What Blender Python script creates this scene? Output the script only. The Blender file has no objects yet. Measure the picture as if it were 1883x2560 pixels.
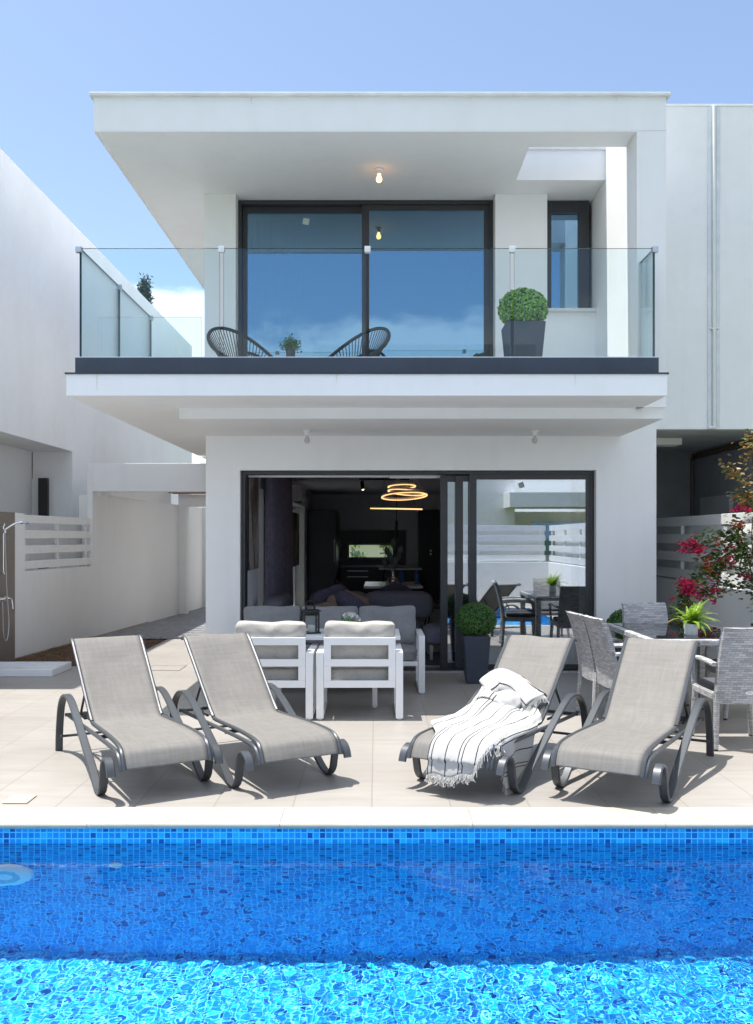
import bpy, bmesh, math, random
import numpy as np
from mathutils import Vector, Matrix, noise
random.seed(7)
S = bpy.context.scene
COL = S.collection
R = math.radians
F = 2280.0                       # focal length in photograph pixels (1883 x 2560), eye 1.55 m up, horizon row 1343


def dd(s):                       # depth at which one metre measures s photograph pixels
    return F / s


# ------------------------------------------------------------------ materials
def nt(name):
    m = bpy.data.materials.new(name)
    m.use_nodes = True
    t = m.node_tree
    b = t.nodes['Principled BSDF']
    return m, t, b


def N(t, kind, **kw):
    n = t.nodes.new(kind)
    for k, v in kw.items():
        if k.startswith('i_'):
            n.inputs[k[2:].replace('_', ' ')].default_value = v
        else:
            setattr(n, k, v)
    return n


def math_(t, op, a=None, b=None, c=None):
    n = t.nodes.new('ShaderNodeMath')
    n.operation = op
    for i, v in enumerate((a, b, c)):
        if v is None:
            continue
        if isinstance(v, (int, float)):
            n.inputs[i].default_value = v
        else:
            t.links.new(v, n.inputs[i])
    return n.outputs[0]


def ramp(t, fac, stops, interp='LINEAR'):
    n = t.nodes.new('ShaderNodeValToRGB')
    n.color_ramp.interpolation = interp
    e = n.color_ramp.elements
    while len(e) > 1:
        e.remove(e[0])
    for i, (p, c) in enumerate(stops):
        x = e[0] if i == 0 else e.new(p)
        x.position = p
        x.color = (*c, 1) if len(c) == 3 else c
    t.links.new(fac, n.inputs[0])
    return n.outputs[0]


def mixc(t, fac, a, b, mode='MIX'):
    n = t.nodes.new('ShaderNodeMix')
    n.data_type = 'RGBA'
    n.blend_type = mode
    for i, v in ((0, fac), (6, a), (7, b)):
        if isinstance(v, (int, float)):
            n.inputs[i].default_value = v
        elif isinstance(v, tuple):
            n.inputs[i].default_value = (*v, 1) if len(v) == 3 else v
        else:
            t.links.new(v, n.inputs[i])
    return n.outputs[2]


def objco(t):
    return t.nodes.new('ShaderNodeTexCoord').outputs['Object']


def noise_(t, vec, scale, detail=3, rough=.55, mapscale=None):
    if mapscale:
        mp = t.nodes.new('ShaderNodeMapping')
        mp.inputs['Scale'].default_value = mapscale
        t.links.new(vec, mp.inputs[0])
        vec = mp.outputs[0]
    n = t.nodes.new('ShaderNodeTexNoise')
    n.inputs['Scale'].default_value = scale
    n.inputs['Detail'].default_value = detail
    n.inputs['Roughness'].default_value = rough
    t.links.new(vec, n.inputs['Vector'])
    return n.outputs['Fac']


def bump(t, b, h, strength=.2, dist=.01):
    n = t.nodes.new('ShaderNodeBump')
    n.inputs['Strength'].default_value = strength
    n.inputs['Distance'].default_value = dist
    t.links.new(h, n.inputs['Height'])
    t.links.new(n.outputs[0], b.inputs['Normal'])


def simple(name, c, rough=.5, metal=0, var=.12, scale=6, bmp=0, bscale=60, spec=.5, mapscale=None):
    m, t, b = nt(name)
    b.inputs['Roughness'].default_value = rough
    b.inputs['Metallic'].default_value = metal
    b.inputs['Specular IOR Level'].default_value = spec
    co = objco(t)
    f = noise_(t, co, scale, 5, .6, mapscale)
    lo = tuple(max(0, x * (1 - var)) for x in c)
    hi = tuple(min(1, x * (1 + var)) for x in c)
    t.links.new(ramp(t, f, [(.3, lo), (.7, hi)]), b.inputs['Base Color'])
    if bmp:
        bump(t, b, noise_(t, co, bscale, 4), bmp)
    return m


M = {}


def plaster(name, c=(.86, .86, .855), dirt=.1, trowel=1.5):
    m, t, b = nt(name)
    b.inputs['Roughness'].default_value = .85
    b.inputs['Specular IOR Level'].default_value = .25
    co = objco(t)
    big = noise_(t, co, .9, 6, .6)
    streak = noise_(t, co, 2.2, 5, .65, (1.6, 1.6, .12))
    mid = noise_(t, co, 7, 5, .6)
    dirtc = tuple(x * y for x, y in zip(c, (.86, .84, .80)))
    c1 = mixc(t, ramp(t, big, [(.42, (0, 0, 0)), (.75, (dirt * 2,) * 3)]), c, dirtc)
    c2 = mixc(t, ramp(t, streak, [(.55, (0, 0, 0)), (.8, (dirt * 2.2,) * 3)]), c1, dirtc)
    c3 = mixc(t, ramp(t, mid, [(.4, (0, 0, 0)), (.8, (dirt,) * 3)]), c2, dirtc)
    t.links.new(c3, b.inputs['Base Color'])
    h = noise_(t, co, 90, 4, .7)
    h2 = noise_(t, co, 5, 3, .5)
    bump(t, b, math_(t, 'ADD', h, math_(t, 'MULTIPLY', h2, trowel)), .14, .004)
    return m


M['white'] = plaster('white_plaster', dirt=.14)
M['white2'] = plaster('white_plaster_weathered', (.88, .88, .885), .22, 7)
M['soffit'] = plaster('soffit_plaster', (.84, .83, .815), .06)
M['inwall'] = plaster('interior_plaster', (.80, .80, .84), .03)
M['inceil'] = plaster('interior_ceiling', (.68, .68, .71), .03)


def tiles(name, base, w, h, ox, oy, grout, rough=.35, gw=.0035, stretch=(1.2, 9, 1), var=.1, offset=0):
    m, t, b = nt(name)
    co = objco(t)
    mp = N(t, 'ShaderNodeMapping')
    mp.inputs['Location'].default_value = (ox, oy, 0)
    t.links.new(co, mp.inputs[0])
    br = N(t, 'ShaderNodeTexBrick')
    br.offset = offset
    br.inputs['Scale'].default_value = 1
    br.inputs['Brick Width'].default_value = w
    br.inputs['Row Height'].default_value = h
    br.inputs['Mortar Size'].default_value = gw
    br.inputs['Mortar Smooth'].default_value = .1
    br.inputs['Color1'].default_value = (.4, .4, .4, 1)
    br.inputs['Color2'].default_value = (.6, .6, .6, 1)
    br.inputs['Mortar'].default_value = (0, 0, 0, 1)
    t.links.new(mp.outputs[0], br.inputs[0])
    st = noise_(t, co, 1.6, 7, .7, stretch)
    st2 = noise_(t, co, .7, 4, .6)
    v = math_(t, 'ADD', math_(t, 'MULTIPLY', st, .75), math_(t, 'MULTIPLY', st2, .25))
    lo = tuple(x * (1 - var) for x in base)
    hi = tuple(x * (1 + var) for x in base)
    c = ramp(t, v, [(.35, lo), (.65, hi)])
    tint = mixc(t, .22, c, br.outputs['Color'], 'SOFT_LIGHT')
    t.links.new(mixc(t, br.outputs['Fac'], tint, grout), b.inputs['Base Color'])
    rr = ramp(t, st2, [(.3, (rough - .08,) * 3), (.7, (rough + .1,) * 3)])
    t.links.new(rr, b.inputs['Roughness'])
    bump(t, b, math_(t, 'SUBTRACT', math_(t, 'MULTIPLY', st, .15), br.outputs['Fac']), .25, .002)
    return m


M['terrace'] = tiles('beige_porcelain_tiles', (.31, .29, .266), .455, .9, .027, .25, (.235, .215, .19), .42, .0038)
M['path'] = tiles('grey_stone_path_tiles', (.21, .21, .22), 1.2, .2, 0, 0, (.12, .12, .12), .6, .006, (9, 1.5, 1), .35, .5)
M['infloor'] = tiles('interior_grey_tiles', (.42, .42, .44), .6, .6, 0, 0, (.10, .10, .10), .3)


def mosaic(name, ax, ay):
    m, t, b = nt(name)
    co = objco(t)
    sp = N(t, 'ShaderNodeSeparateXYZ')
    t.links.new(co, sp.inputs[0])
    wob = noise_(t, co, 30, 2)
    P = 1 / .0337
    a = math_(t, 'MULTIPLY_ADD', sp.outputs[ax], P, 1000.2)
    c = math_(t, 'MULTIPLY_ADD', sp.outputs[ay], P, 1000.62)
    fa = math_(t, 'ADD', math_(t, 'FRACT', a), math_(t, 'MULTIPLY_ADD', wob, .1, -.05))
    fc = math_(t, 'ADD', math_(t, 'FRACT', c), math_(t, 'MULTIPLY_ADD', wob, .1, -.05))
    cb = N(t, 'ShaderNodeCombineXYZ')
    t.links.new(math_(t, 'FLOOR', a), cb.inputs[0])
    t.links.new(math_(t, 'FLOOR', c), cb.inputs[1])
    wn = N(t, 'ShaderNodeTexWhiteNoise', noise_dimensions='2D')
    t.links.new(cb.outputs[0], wn.inputs['Vector'])
    col = ramp(t, wn.outputs['Value'], [(0, (.001, .31, .76)), (.30, (.001, .245, .65)), (.52, (.002, .40, .86)),
                                        (.72, (.001, .065, .31)), (.83, (.008, .54, .92)), (.95, (.001, .145, .50))], 'CONSTANT')
    mot = noise_(t, co, 160, 3, .7)
    col = mixc(t, math_(t, 'MULTIPLY', mot, .35), col, (.001, .14, .52))
    g = .085
    inside = math_(t, 'MULTIPLY', math_(t, 'MULTIPLY', math_(t, 'GREATER_THAN', fa, g), math_(t, 'LESS_THAN', fa, 1 - g)),
                   math_(t, 'MULTIPLY', math_(t, 'GREATER_THAN', fc, g), math_(t, 'LESS_THAN', fc, 1 - g)))
    t.links.new(mixc(t, inside, (.13, .62, .94), col), b.inputs['Base Color'])
    b.inputs['Roughness'].default_value = .35
    return m


M['mosaic_wall'] = mosaic('pool_mosaic_wall', 0, 2)
M['mosaic_side'] = mosaic('pool_mosaic_side', 1, 2)
M['mosaic_floor'] = mosaic('pool_mosaic_floor', 0, 1)


def marble():
    m, t, b = nt('cream_marble')
    co = objco(t)
    v = noise_(t, co, 3, 8, .65, (1, 3, 3))
    t.links.new(ramp(t, v, [(.3, (.39, .345, .275)), (.45, (.455, .42, .35)), (.7, (.49, .46, .40))]), b.inputs['Base Color'])
    b.inputs['Roughness'].default_value = .45
    return m


M['marble'] = marble()


def water_mat():
    m = bpy.data.materials.new('pool_water')
    m.use_nodes = True
    t = m.node_tree
    t.nodes.clear()
    o = N(t, 'ShaderNodeOutputMaterial')
    g = N(t, 'ShaderNodeBsdfRefraction')
    g.inputs['IOR'].default_value = 1.333
    g.inputs['Roughness'].default_value = 0
    g.inputs['Color'].default_value = (.93, .985, 1, 1)
    gl = N(t, 'ShaderNodeBsdfGlossy')            # weak, as through a polarising filter
    gl.inputs['Roughness'].default_value = 0
    fr = N(t, 'ShaderNodeFresnel')
    fr.inputs['IOR'].default_value = 1.333
    mx = N(t, 'ShaderNodeMixShader')
    t.links.new(math_(t, 'MULTIPLY', fr.outputs[0], .45), mx.inputs[0])
    t.links.new(g.outputs[0], mx.inputs[1])
    t.links.new(gl.outputs[0], mx.inputs[2])
    t.links.new(mx.outputs[0], o.inputs[0])
    return m


M['water'] = water_mat()


def pane(name, tint, r0, edge=None, refl=(.92, .96, 1)):
    m = bpy.data.materials.new(name)
    m.use_nodes = True
    t = m.node_tree
    t.nodes.clear()
    o = N(t, 'ShaderNodeOutputMaterial')
    tr = N(t, 'ShaderNodeBsdfTransparent')
    tr.inputs[0].default_value = (*tint, 1)
    gl = N(t, 'ShaderNodeBsdfGlossy')
    gl.inputs['Color'].default_value = (*refl, 1)
    gl.inputs['Roughness'].default_value = 0
    fr = N(t, 'ShaderNodeFresnel')
    fr.inputs['IOR'].default_value = 1.5
    fac = math_(t, 'ADD', math_(t, 'MULTIPLY', fr.outputs[0], .9 if r0 else .55), r0)
    mx = N(t, 'ShaderNodeMixShader')
    t.links.new(fac, mx.inputs[0])
    t.links.new(tr.outputs[0], mx.inputs[1])
    t.links.new(gl.outputs[0], mx.inputs[2])
    t.links.new(mx.outputs[0], o.inputs[0])
    return m


M['glass_door'] = pane('reflective_door_glass', (.72, .76, .78), .36)
M['glass_up'] = pane('solar_window_glass', (.40, .45, .50), .34, refl=(.44, .74, 1))
M['glass_rail'] = pane('railing_glass', (.925, .972, .975), .0)
M['glass_edge'] = simple('glass_edge_green', (.010, .045, .048), .2)
M['glass_clear'] = pane('clear_glass', (.95, .97, .97), .0)

M['anthracite'] = simple('anthracite_aluminium', (.035, .037, .042), .38, 0, .06)
M['upstand'] = simple('slate_blue_upstand', (.045, .062, .092), .6, 0, .12, 4, .1)
M['white_alu'] = simple('white_powder_coat', (.80, .81, .82), .35, 0, .02)
M['white_paint'] = simple('white_painted_boards', (.80, .80, .79), .5, 0, .04, 8, .05)
M['chrome'] = simple('chrome', (.75, .76, .78), .12, 1, .03)
M['steel'] = simple('satin_steel', (.55, .56, .58), .3, 1, .05)
M['lounger'] = simple('gunmetal_frame', (.062, .069, .078), .42, .25, .06)
M['black'] = simple('black_metal', (.012, .012, .014), .4)
M['blackcab'] = simple('black_cabinet', (.012, .013, .017), .35)
M['planter'] = simple('slate_planter', (.042, .053, .075), .55, 0, .1, 8, .08)
M['soil'] = simple('red_brown_soil', (.085, .042, .022), .95, 0, .5, 14, .9, 40)
M['grass'] = simple('dry_meadow', (.10, .115, .045), .95, 0, .4, .6)
M['taupe'] = tiles('taupe_shower_tiles', (.185, .155, .13), 1.2, .6, 0, 0, (.15, .125, .11), .4, .003, (2, 2, 2), .12)
M['wood'] = simple('brown_pergola_wood', (.16, .075, .03), .6, 0, .25, 5)
M['tray'] = simple('white_shower_tray', (.78, .79, .80), .3, 0, .03)
M['cream_plastic'] = simple('cream_plastic', (.55, .50, .36), .4, 0, .05)
M['curtain'] = simple('dark_curtain', (.20, .18, .25), .9, 0, .2, 20)
M['sheer'] = simple('pale_sheer', (.62, .62, .60), .9, 0, .05, 20)
M['sofa_in'] = simple('charcoal_sofa', (.21, .195, .235), .95, 0, .18, 60)
M['purple'] = simple('plum_velvet', (.10, .085, .13), .8, 0, .25, 30)
M['tan'] = simple('tan_fabric', (.30, .20, .15), .9, 0, .1, 60)
M['silver'] = simple('brushed_vase', (.45, .43, .42), .25, 1, .08)
M['marbletop'] = simple('pale_marble_top', (.72, .74, .72), .15, 0, .08, 6)
M['leafgrey'] = simple('grey_green_leaf', (.085, .125, .115), .5, 0, .2, 15)
M['bottle'] = simple('blue_bottle', (.03, .09, .30), .1, 0, .1)
M['candle'] = simple('white_candle', (.8, .78, .74), .5, 0, .03)
M['pot'] = simple('white_ceramic', (.80, .81, .82), .3, 0, .03)
M['porcelain'] = simple('white_plastic', (.8, .8, .8), .35, 0, .02)
M['galv'] = simple('pale_metal_channel', (.68, .71, .73), .5, .2, .1)
M['pipe'] = simple('pvc_pipe', (.76, .77, .74), .4, 0, .05)
M['rust'] = simple('brown_pipe', (.12, .075, .05), .6, 0, .3)
M['cord'] = simple('navy_black_cord', (.006, .009, .014), .5)
M['skin'] = simple('skin', (.45, .28, .20), .6, 0, .05)
M['hair'] = simple('dark_hair', (.02, .014, .01), .6, 0, .2, 60)
M['dress'] = simple('slate_dress', (.10, .12, .16), .9, 0, .1)
M['rug'] = simple('dark_rug', (.07, .065, .07), .95, 0, .5, 20)
M['bark'] = simple('bark', (.10, .07, .05), .9, 0, .3, 20, .6)
M['stem'] = simple('woody_stem', (.10, .075, .04), .8, 0, .3, 20)


def emit(name, c, s):
    m, t, b = nt(name)
    b.inputs['Base Color'].default_value = (*c, 1)
    b.inputs['Emission Color'].default_value = (*c, 1)
    b.inputs['Emission Strength'].default_value = s
    return m


M['led'] = emit('warm_led', (1, .60, .25), .5)
M['bulb_lit'] = emit('lit_filament', (1, .45, .12), 2.5)
M['lamp_lit'] = emit('lit_lamp', (1, .82, .55), 3)
M['lampshade'] = simple('lamp_disc', (.55, .53, .50), .6)


def sling():
    m, t, b = nt('taupe_sling_mesh')
    co = objco(t)
    n1 = noise_(t, co, 45, 3, .7, (1, .12, .12))
    n2 = noise_(t, co, 45, 3, .7, (.10, 1, 1))
    n3 = noise_(t, co, 3, 4)
    v = math_(t, 'ADD', math_(t, 'MULTIPLY', n1, .5), math_(t, 'MULTIPLY', n2, .5))
    c = ramp(t, v, [(.28, (.135, .126, .115)), (.72, (.205, .195, .181))])
    c = mixc(t, math_(t, 'MULTIPLY', n3, .2), c, (.13, .122, .113))
    t.links.new(c, b.inputs['Base Color'])
    b.inputs['Roughness'].default_value = .75
    bump(t, b, v, .3, .002)
    return m


M['sling'] = sling()


def linen(name, c, sc=90):
    m, t, b = nt(name)
    co = objco(t)
    n1 = noise_(t, co, sc, 3, .7)
    n2 = noise_(t, co, 6, 4)
    v = math_(t, 'ADD', math_(t, 'MULTIPLY', n1, .6), math_(t, 'MULTIPLY', n2, .4))
    t.links.new(ramp(t, v, [(.35, tuple(x * .82 for x in c)), (.65, tuple(x * 1.1 for x in c))]), b.inputs['Base Color'])
    b.inputs['Roughness'].default_value = .95
    b.inputs['Specular IOR Level'].default_value = .15
    bump(t, b, v, .35, .003)
    return m


M['linen'] = linen('pale_grey_linen', (.41, .39, .36))
M['linen_grey'] = linen('mid_grey_linen', (.25, .25, .255))


def wicker(name, hi, lo):
    m, t, b = nt(name)
    co = objco(t)
    sp = N(t, 'ShaderNodeSeparateXYZ')
    t.links.new(co, sp.inputs[0])
    u = math_(t, 'ADD', sp.outputs[0], sp.outputs[1])
    cb = N(t, 'ShaderNodeCombineXYZ')
    t.links.new(u, cb.inputs[0])
    t.links.new(sp.outputs[2], cb.inputs[1])
    br = N(t, 'ShaderNodeTexBrick')
    br.offset = .5
    br.inputs['Scale'].default_value = 1
    br.inputs['Brick Width'].default_value = .050
    br.inputs['Row Height'].default_value = .0165
    br.inputs['Mortar Size'].default_value = .0016
    br.inputs['Mortar Smooth'].default_value = .6
    br.inputs['Color1'].default_value = (*hi, 1)
    br.inputs['Color2'].default_value = (*tuple(x * .55 for x in hi), 1)
    br.inputs['Mortar'].default_value = (*lo, 1)
    t.links.new(cb.outputs[0], br.inputs[0])
    n3 = noise_(t, co, 9, 3)
    t.links.new(mixc(t, math_(t, 'MULTIPLY', n3, .4), br.outputs['Color'], lo), b.inputs['Base Color'])
    b.inputs['Roughness'].default_value = .5
    bump(t, b, math_(t, 'SUBTRACT', 1.0, br.outputs['Fac']), .6, .003)
    return m


M['wicker'] = wicker('grey_wicker', (.60, .60, .61), (.15, .15, .155))


def tableglass():
    m, t, b = nt('black_table_glass')
    b.inputs['Base Color'].default_value = (.012, .013, .016, 1)
    b.inputs['Roughness'].default_value = .03
    return m


M['tableglass'] = tableglass()


def towel_mat():
    m, t, b = nt('white_striped_cotton')
    uv = t.nodes.new('ShaderNodeTexCoord').outputs['UV']
    sp = N(t, 'ShaderNodeSeparateXYZ')
    t.links.new(uv, sp.inputs[0])
    fine = noise_(t, uv, 60, 2, .5, (.3, 1, 1))
    u = math_(t, 'ADD', sp.outputs[0], math_(t, 'MULTIPLY_ADD', fine, .006, -.003))
    f = math_(t, 'FRACT', math_(t, 'MULTIPLY', math_(t, 'ADD', u, 2.03), 1 / .20))
    w = .017

    def line(p):
        return math_(t, 'LESS_THAN', math_(t, 'ABSOLUTE', math_(t, 'SUBTRACT', f, p)), w)
    k = math_(t, 'MAXIMUM', line(.12), math_(t, 'MAXIMUM', line(.55), line(.67)))
    n2 = noise_(t, uv, 300, 2)
    wh = ramp(t, n2, [(.3, (.40, .395, .385)), (.7, (.46, .455, .445))])
    t.links.new(mixc(t, k, wh, (.035, .035, .04)), b.inputs['Base Color'])
    b.inputs['Roughness'].default_value = .95
    b.inputs['Specular IOR Level'].default_value = .1
    bump(t, b, n2, .3, .002)
    return m


M['towel'] = towel_mat()


def leaf(name, c, var=.45, rough=.45, trans=.25):
    m, t, b = nt(name)
    g = N(t, 'ShaderNodeNewGeometry')
    lo = tuple(x * (1 - var) for x in c)
    hi = tuple(min(1, x * (1 + var)) for x in c)
    t.links.new(ramp(t, g.outputs['Random Per Island'], [(0, lo), (1, hi)]), b.inputs['Base Color'])
    b.inputs['Roughness'].default_value = rough
    tl = N(t, 'ShaderNodeBsdfTranslucent')
    t.links.new(ramp(t, g.outputs['Random Per Island'], [(0, lo), (1, hi)]), tl.inputs[0])
    mx = N(t, 'ShaderNodeMixShader')
    mx.inputs[0].default_value = trans
    o = t.nodes['Material Output']
    t.links.new(b.outputs[0], mx.inputs[1])
    t.links.new(tl.outputs[0], mx.inputs[2])
    t.links.new(mx.outputs[0], o.inputs[0])
    return m


M['box_leaf'] = leaf('boxwood_leaf', (.27, .46, .085), .55, .35)
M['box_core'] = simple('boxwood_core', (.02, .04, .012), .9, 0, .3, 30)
M['box_dark'] = leaf('boxwood_leaf_dark', (.085, .20, .042), .55, .35)
M['fern'] = leaf('fern_leaf', (.25, .40, .035), .45, .4, .35)
M['boug_leaf'] = leaf('bougainvillea_leaf', (.095, .155, .04), .6, .4)
M['boug_young'] = leaf('bougainvillea_young_leaf', (.26, .17, .05), .5, .4)
M['bract'] = leaf('magenta_bract', (.62, .028, .115), .3, .6, .35)
M['bract_orange'] = leaf('orange_bract', (.45, .11, .04), .4, .6, .35)
M['cypress'] = leaf('cypress_leaf', (.035, .075, .035), .5, .6)
M['hedge'] = leaf('hedge_leaf', (.09, .15, .035), .5, .6)
M['petal'] = leaf('white_petal', (.72, .72, .70), .12, .7, .2)


def abstract(name):
    m, t, b = nt(name)
    co = objco(t)
    v = noise_(t, co, 3.2, 7, .7, (1, 1, .5))
    t.links.new(ramp(t, v, [(.3, (.02, .012, .010)), (.45, (.11, .075, .06)), (.58, (.42, .38, .38)), (.72, (.16, .12, .11))]), b.inputs['Base Color'])
    b.inputs['Roughness'].default_value = .7
    return m


M['painting'] = abstract('abstract_canvas')

# ------------------------------------------------------------------ mesh helpers


def tag(o, label=None, cat=None, group=None, kind=None):
    if label:
        o['label'] = label
    if cat:
        o['category'] = cat
    if group:
        o['group'] = group
    if kind:
        o['kind'] = kind
    return o


def empty(name, loc=(0, 0, 0), rz=0, parent=None):
    o = bpy.data.objects.new(name, None)
    o.empty_display_size = .1
    COL.objects.link(o)
    o.location = loc
    o.rotation_euler = (0, 0, rz)
    if parent:
        o.parent = parent
    return o


KIDS = {}


def world_shift(o):
    v = Vector((0, 0, 0))
    while o:
        v += o.location
        o = o.parent
    return v


def spline(pts, n=8, closed=False):
    P = [Vector(p) for p in pts]
    out = []
    L = len(P)
    segs = L if closed else L - 1
    for i in range(segs):
        if closed:
            p0, p1, p2, p3 = P[(i - 1) % L], P[i], P[(i + 1) % L], P[(i + 2) % L]
        else:
            p1, p2 = P[i], P[i + 1]
            p0 = P[i - 1] if i else p1 * 2 - p2
            p3 = P[i + 2] if i + 2 < L else p2 * 2 - p1
        for k in range(n):
            t = k / n
            out.append(.5 * ((2 * p1) + (-p0 + p2) * t + (2 * p0 - 5 * p1 + 4 * p2 - p3) * t * t + (-p0 + 3 * p1 - 3 * p2 + p3) * t ** 3))
    if not closed:
        out.append(P[-1])
    return out


class MB:
    def __init__(s):
        s.v = []
        s.f = []
        s.uv = None

    def box(s, x0, x1, y0, y1, z0, z1):
        b = len(s.v)
        s.v += [(x0, y0, z0), (x1, y0, z0), (x1, y1, z0), (x0, y1, z0), (x0, y0, z1), (x1, y0, z1), (x1, y1, z1), (x0, y1, z1)]
        s.f += [tuple(b + i for i in q) for q in ((3, 2, 1, 0), (4, 5, 6, 7), (0, 1, 5, 4), (1, 2, 6, 5), (2, 3, 7, 6), (3, 0, 4, 7))]
        return s

    def quad(s, *p):
        b = len(s.v)
        s.v += [tuple(q) for q in p]
        s.f.append(tuple(range(b, b + len(p))))
        return s

    def prism(s, poly, axis, a, b_):
        """poly of (u,v) extruded along axis: 0 -> (y,z) along x, 1 -> (x,z) along y, 2 -> (x,y) along z"""
        def mk(u, v, w):
            return (w, u, v) if axis == 0 else (u, w, v) if axis == 1 else (u, v, w)
        b = len(s.v)
        n = len(poly)
        s.v += [mk(u, v, a) for u, v in poly] + [mk(u, v, b_) for u, v in poly]
        s.f.append(tuple(range(b, b + n)))
        s.f.append(tuple(range(b + 2 * n - 1, b + n - 1, -1)))
        for i in range(n):
            j = (i + 1) % n
            s.f.append((b + i, b + n + i, b + n + j, b + j))
        return s

    def sweep(s, pts, ring, closed=False, up=None, cap=True):
        P = [Vector(p) for p in pts]
        n = len(P)
        k = len(ring)
        b = len(s.v)
        prev = None
        for i, p in enumerate(P):
            if closed:
                t = P[(i + 1) % n] - P[i - 1]
            else:
                t = P[min(i + 1, n - 1)] - P[max(i - 1, 0)]
            if t.length < 1e-9:
                t = Vector((0, 0, 1))
            t.normalize()
            if up is not None:
                a = Vector(up)
            elif prev is None:
                a = t.cross(Vector((0, 0, 1)))
                if a.length < .05:
                    a = t.cross(Vector((0, 1, 0)))
                a.normalize()
            else:
                a = prev - t * prev.dot(t)
                a.normalize()
            prev = a
            c = t.cross(a)
            rg = ring(i / (n - 1)) if callable(ring) else ring
            for (u, w) in rg:
                q = p + a * u + c * w
                s.v.append((q.x, q.y, q.z))
        for i in range(n if closed else n - 1):
            i2 = (i + 1) % n
            for j in range(k):
                j2 = (j + 1) % k
                s.f.append((b + i * k + j, b + i * k + j2, b + i2 * k + j2, b + i2 * k + j))
        if cap and not closed:
            s.f.append(tuple(b + j for j in range(k - 1, -1, -1)))
            s.f.append(tuple(b + (n - 1) * k + j for j in range(k)))
        return s

    def tube(s, pts, r, n=8, closed=False):
        if isinstance(r, (int, float)):
            ring = [(r * math.cos(2 * math.pi * j / n), r * math.sin(2 * math.pi * j / n)) for j in range(n)]
            return s.sweep(pts, ring, closed)
        # tapered: list of radii
        m = len(pts)

        class RingF(list):
            def __call__(self, t):
                i = min(m - 1, int(round(t * (m - 1))))
                rr = r[i]
                return [(rr * math.cos(2 * math.pi * j / n), rr * math.sin(2 * math.pi * j / n)) for j in range(n)]
        return s.sweep(pts, RingF([0] * n), closed)

    def bar(s, pts, w, t, up=(1, 0, 0), closed=False):
        h, g = w / 2, t / 2
        c = min(t * .3, w * .2)
        ring = [(-h + c, -g), (h - c, -g), (h, -g + c), (h, g - c), (h - c, g), (-h + c, g), (-h, g - c), (-h, -g + c)]
        return s.sweep(pts, ring, closed, up)

    def lathe(s, prof, c=(0, 0, 0), n=24, axis=2):
        b = len(s.v)
        k = len(prof)
        for j in range(n):
            a = 2 * math.pi * j / n
            for (r, z) in prof:
                x, y = r * math.cos(a), r * math.sin(a)
                q = (x, y, z) if axis == 2 else (x, z, y) if axis == 1 else (z, x, y)
                s.v.append((c[0] + q[0], c[1] + q[1], c[2] + q[2]))
        for j in range(n):
            j2 = (j + 1) % n
            for i in range(k - 1):
                s.f.append((b + j * k + i, b + j2 * k + i, b + j2 * k + i + 1, b + j * k + i + 1))
        if prof[0][0] > 1e-6:
            s.f.append(tuple(b + j * k for j in range(n - 1, -1, -1)))
        if prof[-1][0] > 1e-6:
            s.f.append(tuple(b + j * k + k - 1 for j in range(n)))
        return s

    def frustum4(s, cx, cy, z0, z1, w0, w1):
        b = len(s.v)
        for z, w in ((z0, w0 / 2), (z1, w1 / 2)):
            s.v += [(cx - w, cy - w, z), (cx + w, cy - w, z), (cx + w, cy + w, z), (cx - w, cy + w, z)]
        s.f += [tuple(b + i for i in q) for q in ((3, 2, 1, 0), (4, 5, 6, 7), (0, 1, 5, 4), (1, 2, 6, 5), (2, 3, 7, 6), (3, 0, 4, 7))]
        return s

    def grid(s, fn, nu, nv, uv=None):
        b = len(s.v)
        for j in range(nv + 1):
            for i in range(nu + 1):
                s.v.append(tuple(fn(i / nu, j / nv)))
        for j in range(nv):
            for i in range(nu):
                a = b + j * (nu + 1) + i
                s.f.append((a, a + 1, a + nu + 2, a + nu + 1))
        return s

    def pillow(s, c, d, p=5, pinch=.0, n=14, mat=None, seed=0, wr=.012):
        """soft cushion: superellipsoid of half sizes d around c, turned by matrix mat; pinch thins the rim of the thinnest axis"""
        ax = min(range(3), key=lambda i: d[i])
        o1, o2 = [i for i in range(3) if i != ax]
        bm = bmesh.new()
        bmesh.ops.create_cube(bm, size=2)
        bmesh.ops.subdivide_edges(bm, edges=bm.edges[:], cuts=n, use_grid_fill=True)
        b = len(s.v)
        for v in bm.verts:
            q = v.co.copy()
            k = (abs(q.x) ** p + abs(q.y) ** p + abs(q.z) ** p) ** (1 / p)
            q /= k
            e = max(abs(q[o1]), abs(q[o2]))
            if pinch:
                q[ax] *= 1 - pinch * e ** 4
                side = abs(q[o1]) * abs(q[o2])
                for o in (o1, o2):
                    q[o] *= 1 - .05 * (1 - side) * (1 if pinch > .3 else .3)
            w = Vector((q[i] * d[i] for i in range(3)))
            nz = noise.noise(w * 9 + Vector((seed * 3.1, seed * 1.7, 0))) + .5 * noise.noise(w * 21 + Vector((seed, 5, 0)))
            w[ax] += nz * wr * (1 if q[ax] > 0 else -1)
            w[o2] += noise.noise(w * 6 + Vector((seed, 0, 9))) * wr * .8
            if mat:
                w = mat @ w
            s.v.append(tuple(w + Vector(c)))
        for f in bm.faces:
            s.f.append(tuple(b + v.index for v in f.verts))
        bm.free()
        return s

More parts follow.
